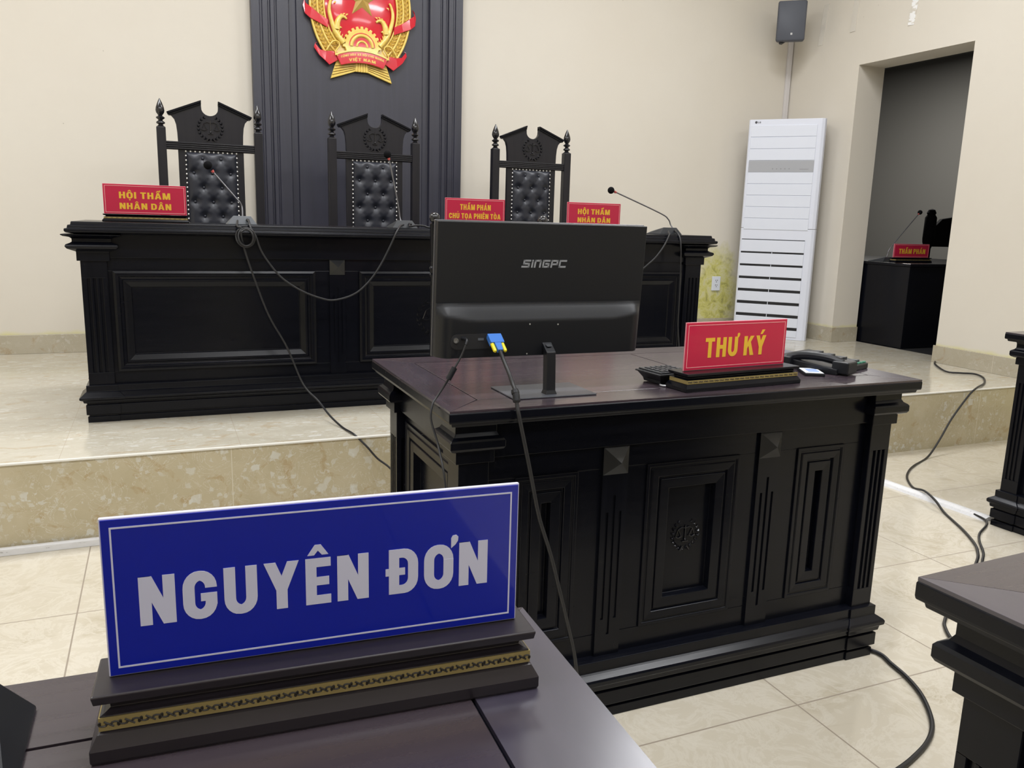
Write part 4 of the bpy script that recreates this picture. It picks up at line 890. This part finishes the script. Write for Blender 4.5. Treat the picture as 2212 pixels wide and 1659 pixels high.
r1 = [(4.97, 4.02, 0.325), (4.914, 3.984, 0.325), (4.740, 3.858, 0.325), (4.625, 3.753, 0.325), (4.476, 3.551, 0.325), (4.523, 3.49, 0.325), (4.584, 3.442, 0.325), (4.52, 3.334, 0.325), (4.355, 3.201, 0.325), (4.168, 3.105, 0.326), (4.084, 3.085, 0.289), (3.932, 3.05, 0.179), (3.792, 3.0, 0.076), (3.671, 2.959, 0.008), (3.478, 2.873, 0.006), (3.353, 2.799, 0.006), (3.252, 2.715, 0.006), (3.165, 2.604, 0.006), (3.110, 2.50, 0.030), (3.060, 2.40, 0.024), (3.007, 2.307, 0.006), (2.903, 2.136, 0.006), (2.814, 2.015, 0.006), (2.75, 1.952, 0.006), (2.671, 1.894, 0.006), (2.425, 1.747, 0.006), (2.217, 1.639, 0.006), (2.156, 1.603, 0.006), (2.117, 1.571, 0.006), (2.067, 1.501, 0.006), (2.05, 1.40, 0.006)]
cable('long black cable winding from the doorway over the step and across the tiles', r1, 0.0052, 5)
cable('short black cable coming out of the end of the floor trunking', [(3.10, 2.24, 0.012), (3.087, 2.179, 0.010), (3.045, 2.141, 0.006), (2.933, 2.085, 0.006), (2.853, 2.024, 0.006), (2.765, 1.940, 0.006), (2.68, 1.880, 0.006), (2.489, 1.75, 0.006), (2.40, 1.69, 0.006)], 0.0046, 5)
cable('thick black cable curving over the tiles from the long desk corner', [(1.74, 1.62, 0.007), (1.797, 1.53, 0.007), (1.786, 1.468, 0.007), (1.769, 1.4, 0.007), (1.736, 1.327, 0.007), (1.683, 1.255, 0.007), (1.633, 1.208, 0.007), (1.574, 1.174, 0.007), (1.498, 1.146, 0.007), (1.443, 1.131, 0.007), (1.366, 1.114, 0.007), (1.25, 1.08, 0.007)], 0.0060, 6)

# ------------------------------------------------------------------ computer monitor (seen from the back)
T = thing('computer_monitor', 'black computer monitor seen from the back on the long desk', 'monitor', (0.774, 1.64, 0.793))
b = MB(); b.box(-0.249, 0.249, 0.0, 0.016, 0.087, 0.3720); pan = b.build('panel_back', BLACKPL, T, bevel=0.0018)
b = MB(); b.box(-0.2505, 0.2505, 0.0165, 0.024, 0.085, 0.3735); b.build('front_bezel', mat('bezel_edge', (0.10, 0.10, 0.11), 0.3, 0.4), T, bevel=0.0015)
b = MB(); b.box(-0.246, 0.246, 0.0242, 0.0248, 0.10, 0.368); b.build('screen', SLOT, T)
def ss(t): t = max(0, min(1, t)); return t*t*(3-2*t)
nx, nz = 48, 26; vs = []; fs = []
for j in range(nz+1):
    z = 0.088 + 0.1145*j/nz
    for i in range(nx+1):
        x = -0.249+0.494*i/nx; e = min(x+0.249, 0.245-x)
        amp = 0.004 + 0.020*ss(e/0.016)
        up = (0.2025-z)/(0.036 - 0.012*(1-ss(e/0.09)))
        h = amp*min(1, up)**0.85 if up < 1 else amp
        h = max(h, 0.0035) if z < 0.2022 else 0.0035
        if e < 1e-6: h = min(h, 0.003)
        vs.append((x, -h, z))
for j in range(nz):
    for i in range(nx):
        a = j*(nx+1)+i; fs.append((a, a+1, a+nx+2, a+nx+1))
b = MB(); b.add(vs, fs); n0 = len(b.v)
rim = [j*(nx+1) for j in range(nz+1)][::-1] + list(range(1, nx+1)) + [j*(nx+1)+nx for j in range(1, nz+1)] + [nz*(nx+1)+i for i in range(nx-1, 0, -1)]
b.v += [(vs[i][0], 0.001, vs[i][2]) for i in rim]
for k in range(len(rim)):
    k2 = (k+1) % len(rim); b.f.append([rim[k], rim[k2], n0+k2, n0+k]); b.m.append(0)
hump = b.build('rear_housing', BLACKPL, T, smooth=35)
b = MB(); b.prism([(x-0.1625, z) for x, z in rr(-0.060, 0.060, 0.107, 0.140, (0.015,)*4)], (0, -0.0238, 0), X3, Z3, -Y3, 0.0010); pr = b.build('port_recess', SLOT, hump)
b = MB(); b.lathe([(0.0058, 0), (0.0058, 0.004), (0.0040, 0.004), (0.0035, 0.001), (0.0022, 0.001), (0.0020, 0.003), (0.0006, 0.003)], (-0.211, -0.0240, 0.127), 14, axis='y'); b.build('power_button', STEEL, hump, smooth=35)
b = MB(); b.box(-0.161, -0.148, -0.0256, -0.0242, 0.1255, 0.1305); b.build('video_socket', GREYPL, hump)
b = MB()
for x, z in ((-0.0415, 0.158), (0.0265, 0.156), (-0.0445, 0.092), (0.0225, 0.0945)): b.lathe([(0.0017, 0), (0.0017, 0.001), (0.0004, 0.0014)], (x, -0.0238, z), 10, axis='y')
b.build('mount_screw', STEEL, hump)
b = MB()                                                          # maker's lettering
def stroke(pts, w, ox, oz, k, sh=0.16):
    P = [Vector(p) for p in pts]
    for i in range(len(P)-1):
        d = (P[i+1]-P[i]).normalized(); q = Vector((-d.y, d.x))*w/2; e = d*w/2
        quad = [P[i]-e-q, P[i+1]+e-q, P[i+1]+e+q, P[i]-e+q]
        b.prism([((p.x+p.y*sh)*k+ox, p.y*k+oz) for p in quad], (0, -0.0001, 0), X3, Z3, -Y3, 0.0006)
LG = [([(1.15,1),(0.1,1),(0.1,0.5),(1.05,0.5),(1.05,0),(-0.1,0)], 0), ([(0.1,0.0),(0.1,0.62)], 1.55), ([(0.1,0.98),(0.1,1.0)], 1.55), ([(0.1,0),(0.1,1),(0.95,1),(1.05,0.85),(1.05,0)], 2.05), ([(1.15,1),(0.1,1),(0.1,0),(1.1,0),(1.1,0.5),(0.6,0.5)], 3.55), ([(0.1,0),(0.1,1),(1.1,1),(1.1,0.42),(0.3,0.42)], 5.1), ([(1.2,1),(0.1,1),(0.1,0),(1.15,0)], 6.6)]
for pts, dx in LG: stroke([(x+dx, z) for x, z in pts], 0.30, -0.0555, 0.2795, 0.01305)
b.build('lettering', LOGOG, pan)
b = MB()
b.loft([[(-0.0115, -0.058, 0.003), (0.0165, -0.058, 0.003), (0.0165, -0.032, 0.003), (-0.0115, -0.032, 0.003)], [(-0.0085, -0.055, 0.012), (0.0135, -0.055, 0.012), (0.0135, -0.034, 0.012), (-0.0085, -0.034, 0.012)], [(-0.0085, -0.050, 0.096), (0.0135, -0.050, 0.096), (0.0135, -0.030, 0.098), (-0.0085, -0.030, 0.098)], [(-0.0085, -0.020, 0.118), (0.0135, -0.020, 0.118), (0.0135, -0.012, 0.118), (-0.0085, -0.012, 0.118)]])
b.build('stand_column', BLACKPL, T, bevel=0.0015)
b = MB(); b.prism([(x*1.0+0.0025, z) for x, z in rr(-0.0065, 0.0065, 0, 0.009, (0.003,)*4)], (0, -0.0395, 0.1065), X3, Vector((0, 0.83, 0.56)), Vector((0, -0.56, 0.83)), 0.0008); b.build('stand_button', DARKPL, T)
b = MB(); b.box(-0.095, 0.106, -0.076, 0.060, 0.0005, 0.0035); b.build('stand_base', mat('grey_coated_steel', (0.085, 0.090, 0.105), 0.35, 0.2), T, bevel=0.001)

TILT = rad(3.8)
for ch in list(T.children):                                      # the display leans back towards the near side
    if ch.name.split('.')[0] in ('panel_back', 'front_bezel', 'screen', 'rear_housing'):
        pv = Vector((0, 0, 0.10)); ch.rotation_euler = (TILT, 0, 0); ch.location = pv - Matrix.Rotation(TILT, 3, 'X') @ pv
T = thing('video_cable', 'thick black cable with blue plug and yellow screws hanging over the desk front', 'cable', (0.648, 1.60, 0.918))
OX, OY, OZ = 0.648, 1.60, 0.918
Xv = Matrix.Rotation(rad(34), 4, 'X')
b = MB(); b.box(-0.0155, 0.0155, -0.012, 0.015, -0.0065, 0.0065, X=Xv); b.loft([[(-0.0075, -0.012, -0.006), (0.0075, -0.012, -0.006), (0.0075, -0.012, 0.006), (-0.0075, -0.012, 0.006)], [(-0.0058, -0.034, -0.005), (0.0058, -0.034, -0.005), (0.0058, -0.034, 0.005), (-0.0058, -0.034, 0.005)]], X=Xv)
b.build('blue_plug', VGABLUE, T, bevel=0.001)
for s in (-1, 1):
    b = MB(); b.lathe([(0.0022, -0.010), (0.0042, -0.008), (0.0042, 0.018), (0.0028, 0.021)], (s*0.0115, -0.014, 0), 10, X=Xv, axis='y'); b.build('thumb_screw', VGAYEL, T, smooth=40)
vg = [(0.0, -0.022, -0.0150), (0.0, -0.034, -0.024), (0.0, -0.050, -0.037), (0.003, -0.070, -0.058), (0.006, -0.085, -0.079), (0.007, -0.1, -0.094), (0.006, -0.110, -0.118), (0.009, -0.118, -0.145), (0.028, -0.122, -0.229), (0.040, -0.124, -0.284), (0.057, -0.128, -0.361), (0.085, -0.132, -0.446), (0.113, -0.140, -0.554), (0.142, -0.145, -0.665), (0.150, -0.150, -0.720), (0.159, -0.150, -0.778), (0.18, -0.17, -0.885), (0.25, -0.2, -0.9115)]
b = MB(); b.tube(vg, 0.0042, 10, smooth=5); b.build('lead', RUBBER, T, smooth=60)
b = MB(); b.tube([(0.0062, -0.095, -0.089), (0.0068, -0.102, -0.099), (0.006, -0.108, -0.112)], 0.0075, 12); b.tube([(0.0062, -0.097, -0.092), (0.0064, -0.1, -0.096)], 0.0083, 12); b.tube([(0.0062, -0.106, -0.106), (0.006, -0.108, -0.110)], 0.0083, 12); b.build('ferrite_bead', BLACKPL, T, smooth=40)
T = thing('power_cable', 'thin black cable with a bead falling over the left edge of the desk', 'cable', (0.583, 1.613, 0.923))
pw_ = [(-0.006, 0.003, 0.0), (0.0, -0.012, -0.002), (-0.004, -0.018, -0.012)]
b = MB(); b.tube(pw_, [0.0042, 0.0030], 10, smooth=4); b.build('plug', BLACKPL, T, smooth=60)
pc = [(-0.004, -0.018, -0.012), (-0.015, -0.020, -0.036), (-0.030, -0.022, -0.060), (-0.040, -0.022, -0.078), (-0.053, -0.018, -0.101), (-0.0685, -0.020, -0.1215), (-0.0775, -0.027, -0.130), (-0.0845, -0.035, -0.150), (-0.0845, -0.042, -0.170), (-0.078, -0.060, -0.205), (-0.078, -0.085, -0.232), (-0.078, -0.100, -0.252), (-0.076, -0.110, -0.285), (-0.07, -0.12, -0.36), (-0.068, -0.12, -0.5), (-0.07, -0.13, -0.7), (-0.06, -0.15, -0.915)]
b = MB(); b.tube(pc, 0.0024, 8, smooth=5); b.build('lead', RUBBER, T, smooth=60)
b = MB(); b.tube([(-0.029, -0.022, -0.058), (-0.043, -0.022, -0.083)], 0.0062, 10); b.build('ferrite_bead', BLACKPL, T, smooth=40)

# ------------------------------------------------------------------ things on the long desk, right part
T = thing('desk_console', 'black low flared unit with a bumpy top, left of the red two-word nameplate', 'device', (1.115, 1.655, 0.793), rad(6))
b = MB(); b.rects(-0.040, 0.040, -0.036, 0.036, [(0.002, -0.004), (0.010, -0.002), (0.024, 0.008), (0.025, 0.012), (0.028, 0.012), (0.029, 0.010)]); b.build('body', BLACKPL, T, bevel=0.001)
b = MB(); b.box(-0.044, 0.046, -0.040, 0.044, 0.029, 0.0325)
for i in range(5):
    for j in range(4): b.box(-0.036+i*0.016, -0.025+i*0.016, -0.034+j*0.018, -0.022+j*0.018, 0.0325, 0.035)
b.build('key_tray', DARKPL, T, bevel=0.001)
b = MB(); b.tube([(-0.020+0.022*math.cos(rad(a)), -0.042+0.014*math.sin(rad(a)), 0.003) for a in range(150, 391, 15)], 0.0022, 8); b.build('clear_loop', mat('clear_shiny_plastic', (0.55, 0.56, 0.6), 0.08, 0.3), T, smooth=60)

T = thing('desk_telephone', 'black desk telephone with handset at the right end of the long desk', 'telephone', (1.690, 1.725, 0.793), rad(20))
b = MB(); b.loft([[(-0.105,-0.085,0),(0.085,-0.085,0),(0.085,0.095,0),(-0.105,0.095,0)], [(-0.105,-0.085,0.016),(0.085,-0.085,0.016),(0.085,0.095,0.032),(-0.105,0.095,0.032)]]); bs = b.build('phone_base', BLACKPL, T, bevel=0.003)
b = MB()
for i in range(4):
    for j in range(4): b.box(-0.030+i*0.024, -0.012+i*0.024, -0.070+j*0.035, -0.048+j*0.035, 0.016+0.1*(0.015+j*0.035)-0.001, 0.0235+0.1*(0.015+j*0.035))
b.build('keypad', DARKPL, bs, bevel=0.001)
b = MB()
for i in range(3): b.box(0.030+i*0.018, 0.043+i*0.018, -0.080, -0.073, 0.016, 0.0205)
b.build('soft_key', GREENKEY, bs, bevel=0.001)
b = MB()                                                          # handset lying along the left side
b.tube([(-0.098, 0.060, 0.026), (-0.092, 0.030, 0.037), (-0.084, -0.010, 0.040), (-0.076, -0.050, 0.037), (-0.070, -0.085, 0.028)], 0.0115, 10, smooth=6)
b.box(-0.098, -0.045, -0.112, -0.066, 0.004, 0.036); b.box(-0.122, -0.078, 0.040, 0.085, 0.008, 0.034)
b.build('handset', BLACKPL, T, bevel=0.004)
T = thing('desk_telephone', 'dark rounded telephone half hidden behind the right edge of the red two-word nameplate', 'telephone', (1.545, 1.815, 0.793), rad(20))
b = MB(); b.loft([[(-0.06,-0.055,0),(0.04,-0.055,0),(0.04,0.06,0),(-0.06,0.06,0)], [(-0.06,-0.055,0.010),(0.04,-0.055,0.010),(0.04,0.06,0.022),(-0.06,0.06,0.022)]]); b.build('phone_base', DARKPL, T, bevel=0.003)
b = MB(); b.ball((0.028, -0.012, 0.026), 0.032, 0, (1.35, 0.9, 0.85)); b.build('handset', DARKPL, T, smooth=80)
T = thing('desk_device', 'small black slab with a white label and blue print in front of the telephone', 'device', (1.572, 1.650, 0.793), rad(-28))
b = MB(); b.box(-0.026, 0.026, -0.040, 0.040, 0.0, 0.008); b.build('body', BLACKPL, T, bevel=0.002)
b = MB(); b.box(-0.023, 0.023, -0.037, 0.037, 0.008, 0.0087); lb = b.build('white_label', PAPER, T)
b = MB()
for j in range(5): b.box(-0.012, 0.018, -0.022+j*0.010, -0.0165+j*0.010, 0.0087, 0.0090)
b.build('blue_print', INKBLUE, lb)

# ------------------------------------------------------------------ air conditioner across the corner
ACW, ACH, ACD = 0.560, 1.662, 0.22
aw = math.atan2(4.9-5.3, 4.57-4.20)
T = thing('floor_air_conditioner', 'tall white floor-standing air conditioner set across the room corner', 'air conditioner', (4.385, 5.100, ZS), aw)
b = MB()
sec_ = [(-ACW/2+0.012, 0.0), (ACW/2-0.030, 0.0), (ACW/2-0.008, 0.010), (ACW/2, 0.035), (ACW/2-0.02, ACD), (-ACW/2+0.02, ACD), (-ACW/2, 0.030), (-ACW/2+0.004, 0.008)]
def acb(z0, z1, nm, bevel=0.003):
    q = MB(); q.loft([[(x, y, z) for x, y in sec_] for z in (z0, z1)]); return q.build(nm, WHITEPL2, T, bevel=bevel)
zs = lambda f: ACH*(1-f)                                           # f measured down from the top
sea = zs(0.487)
lower = acb(0.0, sea-0.002, 'lower_casing'); upper = acb(sea+0.001, ACH, 'upper_casing')
fx0, fx1 = -ACW/2+0.024, ACW/2-0.060
for i in range(9):
    f0, f1 = (0.026+0.0520*i, 0.026+0.0520*(i+1)) 
    if i == 3: continue
    q = MB(); q.box(fx0, fx1, -0.0045, 0.002, zs(f1)+0.0022, zs(f0)-0.0012); q.build('front_slat', WHITEPL, upper, bevel=0.0015)
q = MB(); q.box(fx0, fx1, -0.0040, 0.002, zs(0.026+0.052*4)+0.001, zs(0.026+0.052*3)-0.001); dp = q.build('display_band', SILVERBAND, upper, bevel=0.001)
q = MB()
for i in range(5): q.lathe([(0.004, 0), (0.004, 0.0006), (0.0005, 0.0007)], (-0.075+i*0.030, -0.0041, zs(0.219)), 8, axis='y')
q.box(0.12, 0.185, -0.0047, -0.0039, zs(0.2215), zs(0.2195)); q.build('display_marks', mat('faint_grey_print', (0.25, 0.25, 0.27), 0.5), dp)
q = MB()
for i in range(8):
    zc = zs(0.5375+0.0578*i); th = (0.006, 0.012, 0.0155, 0.0185, 0.0205, 0.0220, 0.0225, 0.0225)[i]
    q.box(fx0-0.006, fx1-0.012, -0.0012, 0.004, zc-th, zc)
q.build('air_slot', SLOT, lower)
for i in range(8):
    zc = zs(0.5375+0.0578*i); zn = zs(0.5375+0.0578*(i+1)); th = (0.006, 0.012, 0.0155, 0.0185, 0.0205, 0.0220, 0.0225, 0.0225)[i]
    q = MB(); q.box(fx0-0.006, fx1-0.012, -0.005, 0.002, zn+0.001 if i < 7 else 0.022, zc-th); q.build('intake_slat', WHITEPL, lower, bevel=0.0015)
q = MB(); mid_ = (fx0+fx1)/2-0.009
for i in range(1, 8):
    zc = zs(0.5375+0.0578*i); q.box(mid_-0.002, mid_+0.002, -0.004, 0.001, zc-0.0225, zc)
q.build('slot_rib', WHITEPL, lower)
q = MB(); q.lathe([(0.0095, 0), (0.0095, 0.0008), (0.001, 0.0009)], (-ACW/2+0.056, -0.0001, zs(0.0125)), 14, axis='y')
put_text(q, 'LG', -ACW/2+0.069, -ACW/2+0.090, zs(0.0165), 0.012, 0.0, 0, 0.0006); q.build('maker_logo', mat('dark_grey_print', (0.06, 0.06, 0.07), 0.4), upper)

# ------------------------------------------------------------------ small things on the walls
T = thing('wall_speaker', 'dark grey loudspeaker mounted high in the room corner', 'speaker', (4.50, 5.285, 2.712), 0)
T.rotation_euler = (rad(6), rad(0), rad(-40))
b = MB(); b.loft([[(x*k, y, z*k2) for x, z in rr(-0.104, 0.104, -0.142, 0.142, (0.016,)*4, 5)] for y, k, k2 in ((-0.075, 0.90, 0.94), (-0.070, 0.96, 0.97), (-0.055, 1, 1), (0.02, 0.98, 0.99), (0.10, 0.62, 0.9))]); cab = b.build('cabinet', mat('slate_grey_grille', (0.085, 0.092, 0.115), 0.55), T, smooth=45)
b = MB(); b.box(0.000, 0.014, -0.0762, -0.0745, -0.098, -0.084); put_text(b, 'F', 0, 0.01, 0, 0.01, 0); b.build('maker_badge', STEEL, cab)
b = MB(); b.tube([(-0.03, 0.06, -0.125), (-0.06, 0.0, -0.150), (-0.07, -0.04, -0.150)], 0.010, 8); b.box(-0.02, 0.02, 0.08, 0.19, -0.02, 0.02); b.build('wall_bracket', DARKPL, T, bevel=0.002)
b = MB(); b.box(4.708, 4.748, YB-0.022, YB-0.001, 1.9, CEIL); tag(b.build('cable_duct', DUCT, bevel=0.003), 'painted cable duct running up the room corner above the air conditioner', 'cable duct')
T = thing('wall_socket', 'white double power socket on the stained wall beside the bench', 'socket', (4.1775, YB, 0.7175))
b = MB(); b.rects(-0.040, 0.040, -0.012, 0, [(-0.058, 0), (0.058, 0)]); so = b.build('plate', WHITEPL, T, bevel=0.003)
b = MB()
for z in (0.02, -0.018):
    for dx, dz in ((-0.008, 0.006), (0.008, 0.006), (0, -0.007)): b.box(dx-0.0025, dx+0.0025, -0.0128, -0.0115, z+dz-0.004, z+dz+0.004)
b.build('socket_hole', SLOT, so)
for nm, y0, z0, y1, z1, w, lb in (('tape_strip', 4.365, 2.80, 4.392, 2.545, 0.05, 'shiny crumpled tape strip on the right wall above the doorway'), ('tape_strip', 4.900, 2.86, 4.915, 2.60, 0.05, 'dull tape strip between the speaker and the shiny strip'), ('tape_strip', 5.20, 2.85, 5.235, 2.56, 0.05, 'faint tape strip on the wall just right of the loudspeaker')):
    b = MB(); n = 14
    rings = []
    for i in range(n+1):
        f = i/n; yy = y0+(y1-y0)*f; zz = z0+(z1-z0)*f; o = 0.002+0.0025*(random.random())
        rings.append([(XR-o, yy-w/2, zz), (XR-o-0.002*random.random(), yy+w/2, zz), (XR-0.0002, yy+w/2, zz), (XR-0.0002, yy-w/2, zz)])
    b.loft(rings); tag(b.build(nm, TAPES if 'shiny crumpled' in lb else TAPE, smooth=30), lb, 'tape', 'tape strips on the right wall')
# trunking
b = MB(); b.rects(-3.4, 0.72, YS-0.026, YS-0.0065, [(0.0, 0), (0.024, 0), (0.028, -0.004)]); tag(b.build('floor_trunking', TRUNK, bevel=0.002), 'scuffed white trunking along the foot of the step behind the blue nameplate', 'cable trunking')
b = MB(); rings = []
for i in range(13):
    f = i/12; y = 3.07+(2.185-3.07)*f; x = 3.085+0.040*f
    rings.append([(x-0.034, y, 0.0), (x-0.026, y, 0.012), (x-0.010, y, 0.017), (x+0.010, y, 0.017), (x+0.026, y, 0.012), (x+0.034, y, 0.0)])
b.loft(rings); tag(b.build('floor_trunking', TRUNK, smooth=30), 'worn half-round white trunking on the tiles left of the far right desk', 'cable trunking')

# ------------------------------------------------------------------ in the unlit room
T = thing('dark_desk', 'black plain desk standing in the dark room just past the doorway', 'desk', (5.6, 5.0, ZS))
b = MB(); b.box(-0.57, 0.8, -0.60, 0.9, 0, 0.605); b.build('body', BLACKWOOD, T, bevel=0.003)
b = MB(); b.box(-0.58, 0.81, -0.61, 0.91, 0.605, 0.626); b.build('desktop', BLACKWOOD, T, bevel=0.003)
DT = ZS+0.626
nameplate('small red nameplate in the dark room past the doorway', 5.29, 4.60, DT, 0, [('THẨM PHÁN', -0.130, 0.145, 0.028, 0.037)], REDF, YEL, PINK, ACRYP, fw_=0.368, fh=0.102, hb=0.036, bw=0.38, lw=0.002, scrolls=12)
microphone('thin gooseneck microphone silhouetted in the dark room', 5.11, 4.66, DT, [(-0.02,0.02,0.03),(-0.012,0.02,0.06),(0.02,0.02,0.12),(0.255,0.02,0.36)], (0.272,0.02,0.378), wb=0.15)
T = thing('dark_chair', 'chair with thick rounded back posts in shadow behind the dark desk', 'chair', (6.78, 5.95, ZS))
for s in (-1, 1):
    b = MB(); b.lathe([(0.03, 0), (0.03, 0.70), (0.052, 0.76), (0.056, 0.80), (0.054, 1.00), (0.036, 1.03), (0.044, 1.045), (0.030, 1.075), (0.004, 1.085)], (0.58+s*0.36, 0, 0), 14); b.build('back_post', SHADEWOOD, T, smooth=40)
b = MB(); b.prism([(0.25, 0.72), (0.91, 0.72), (0.91, 0.90), (0.80, 0.99), (0.58, 1.02), (0.36, 0.99), (0.25, 0.90)], (0, 0.02, 0), X3, Z3, -Y3, 0.04); b.build('backrest', SHADEWOOD, T, bevel=0.005)
b = MB(); b.box(0.22, 0.94, -0.45, 0.03, 0.38, 0.45); b.build('seat', SHADEWOOD, T, bevel=0.006)
for s in (-1, 1):
    b = MB(); b.box(0.58+s*0.33-0.03, 0.58+s*0.33+0.03, -0.45, -0.39, 0, 0.38); b.build('front_leg', SHADEWOOD, T, bevel=0.004)
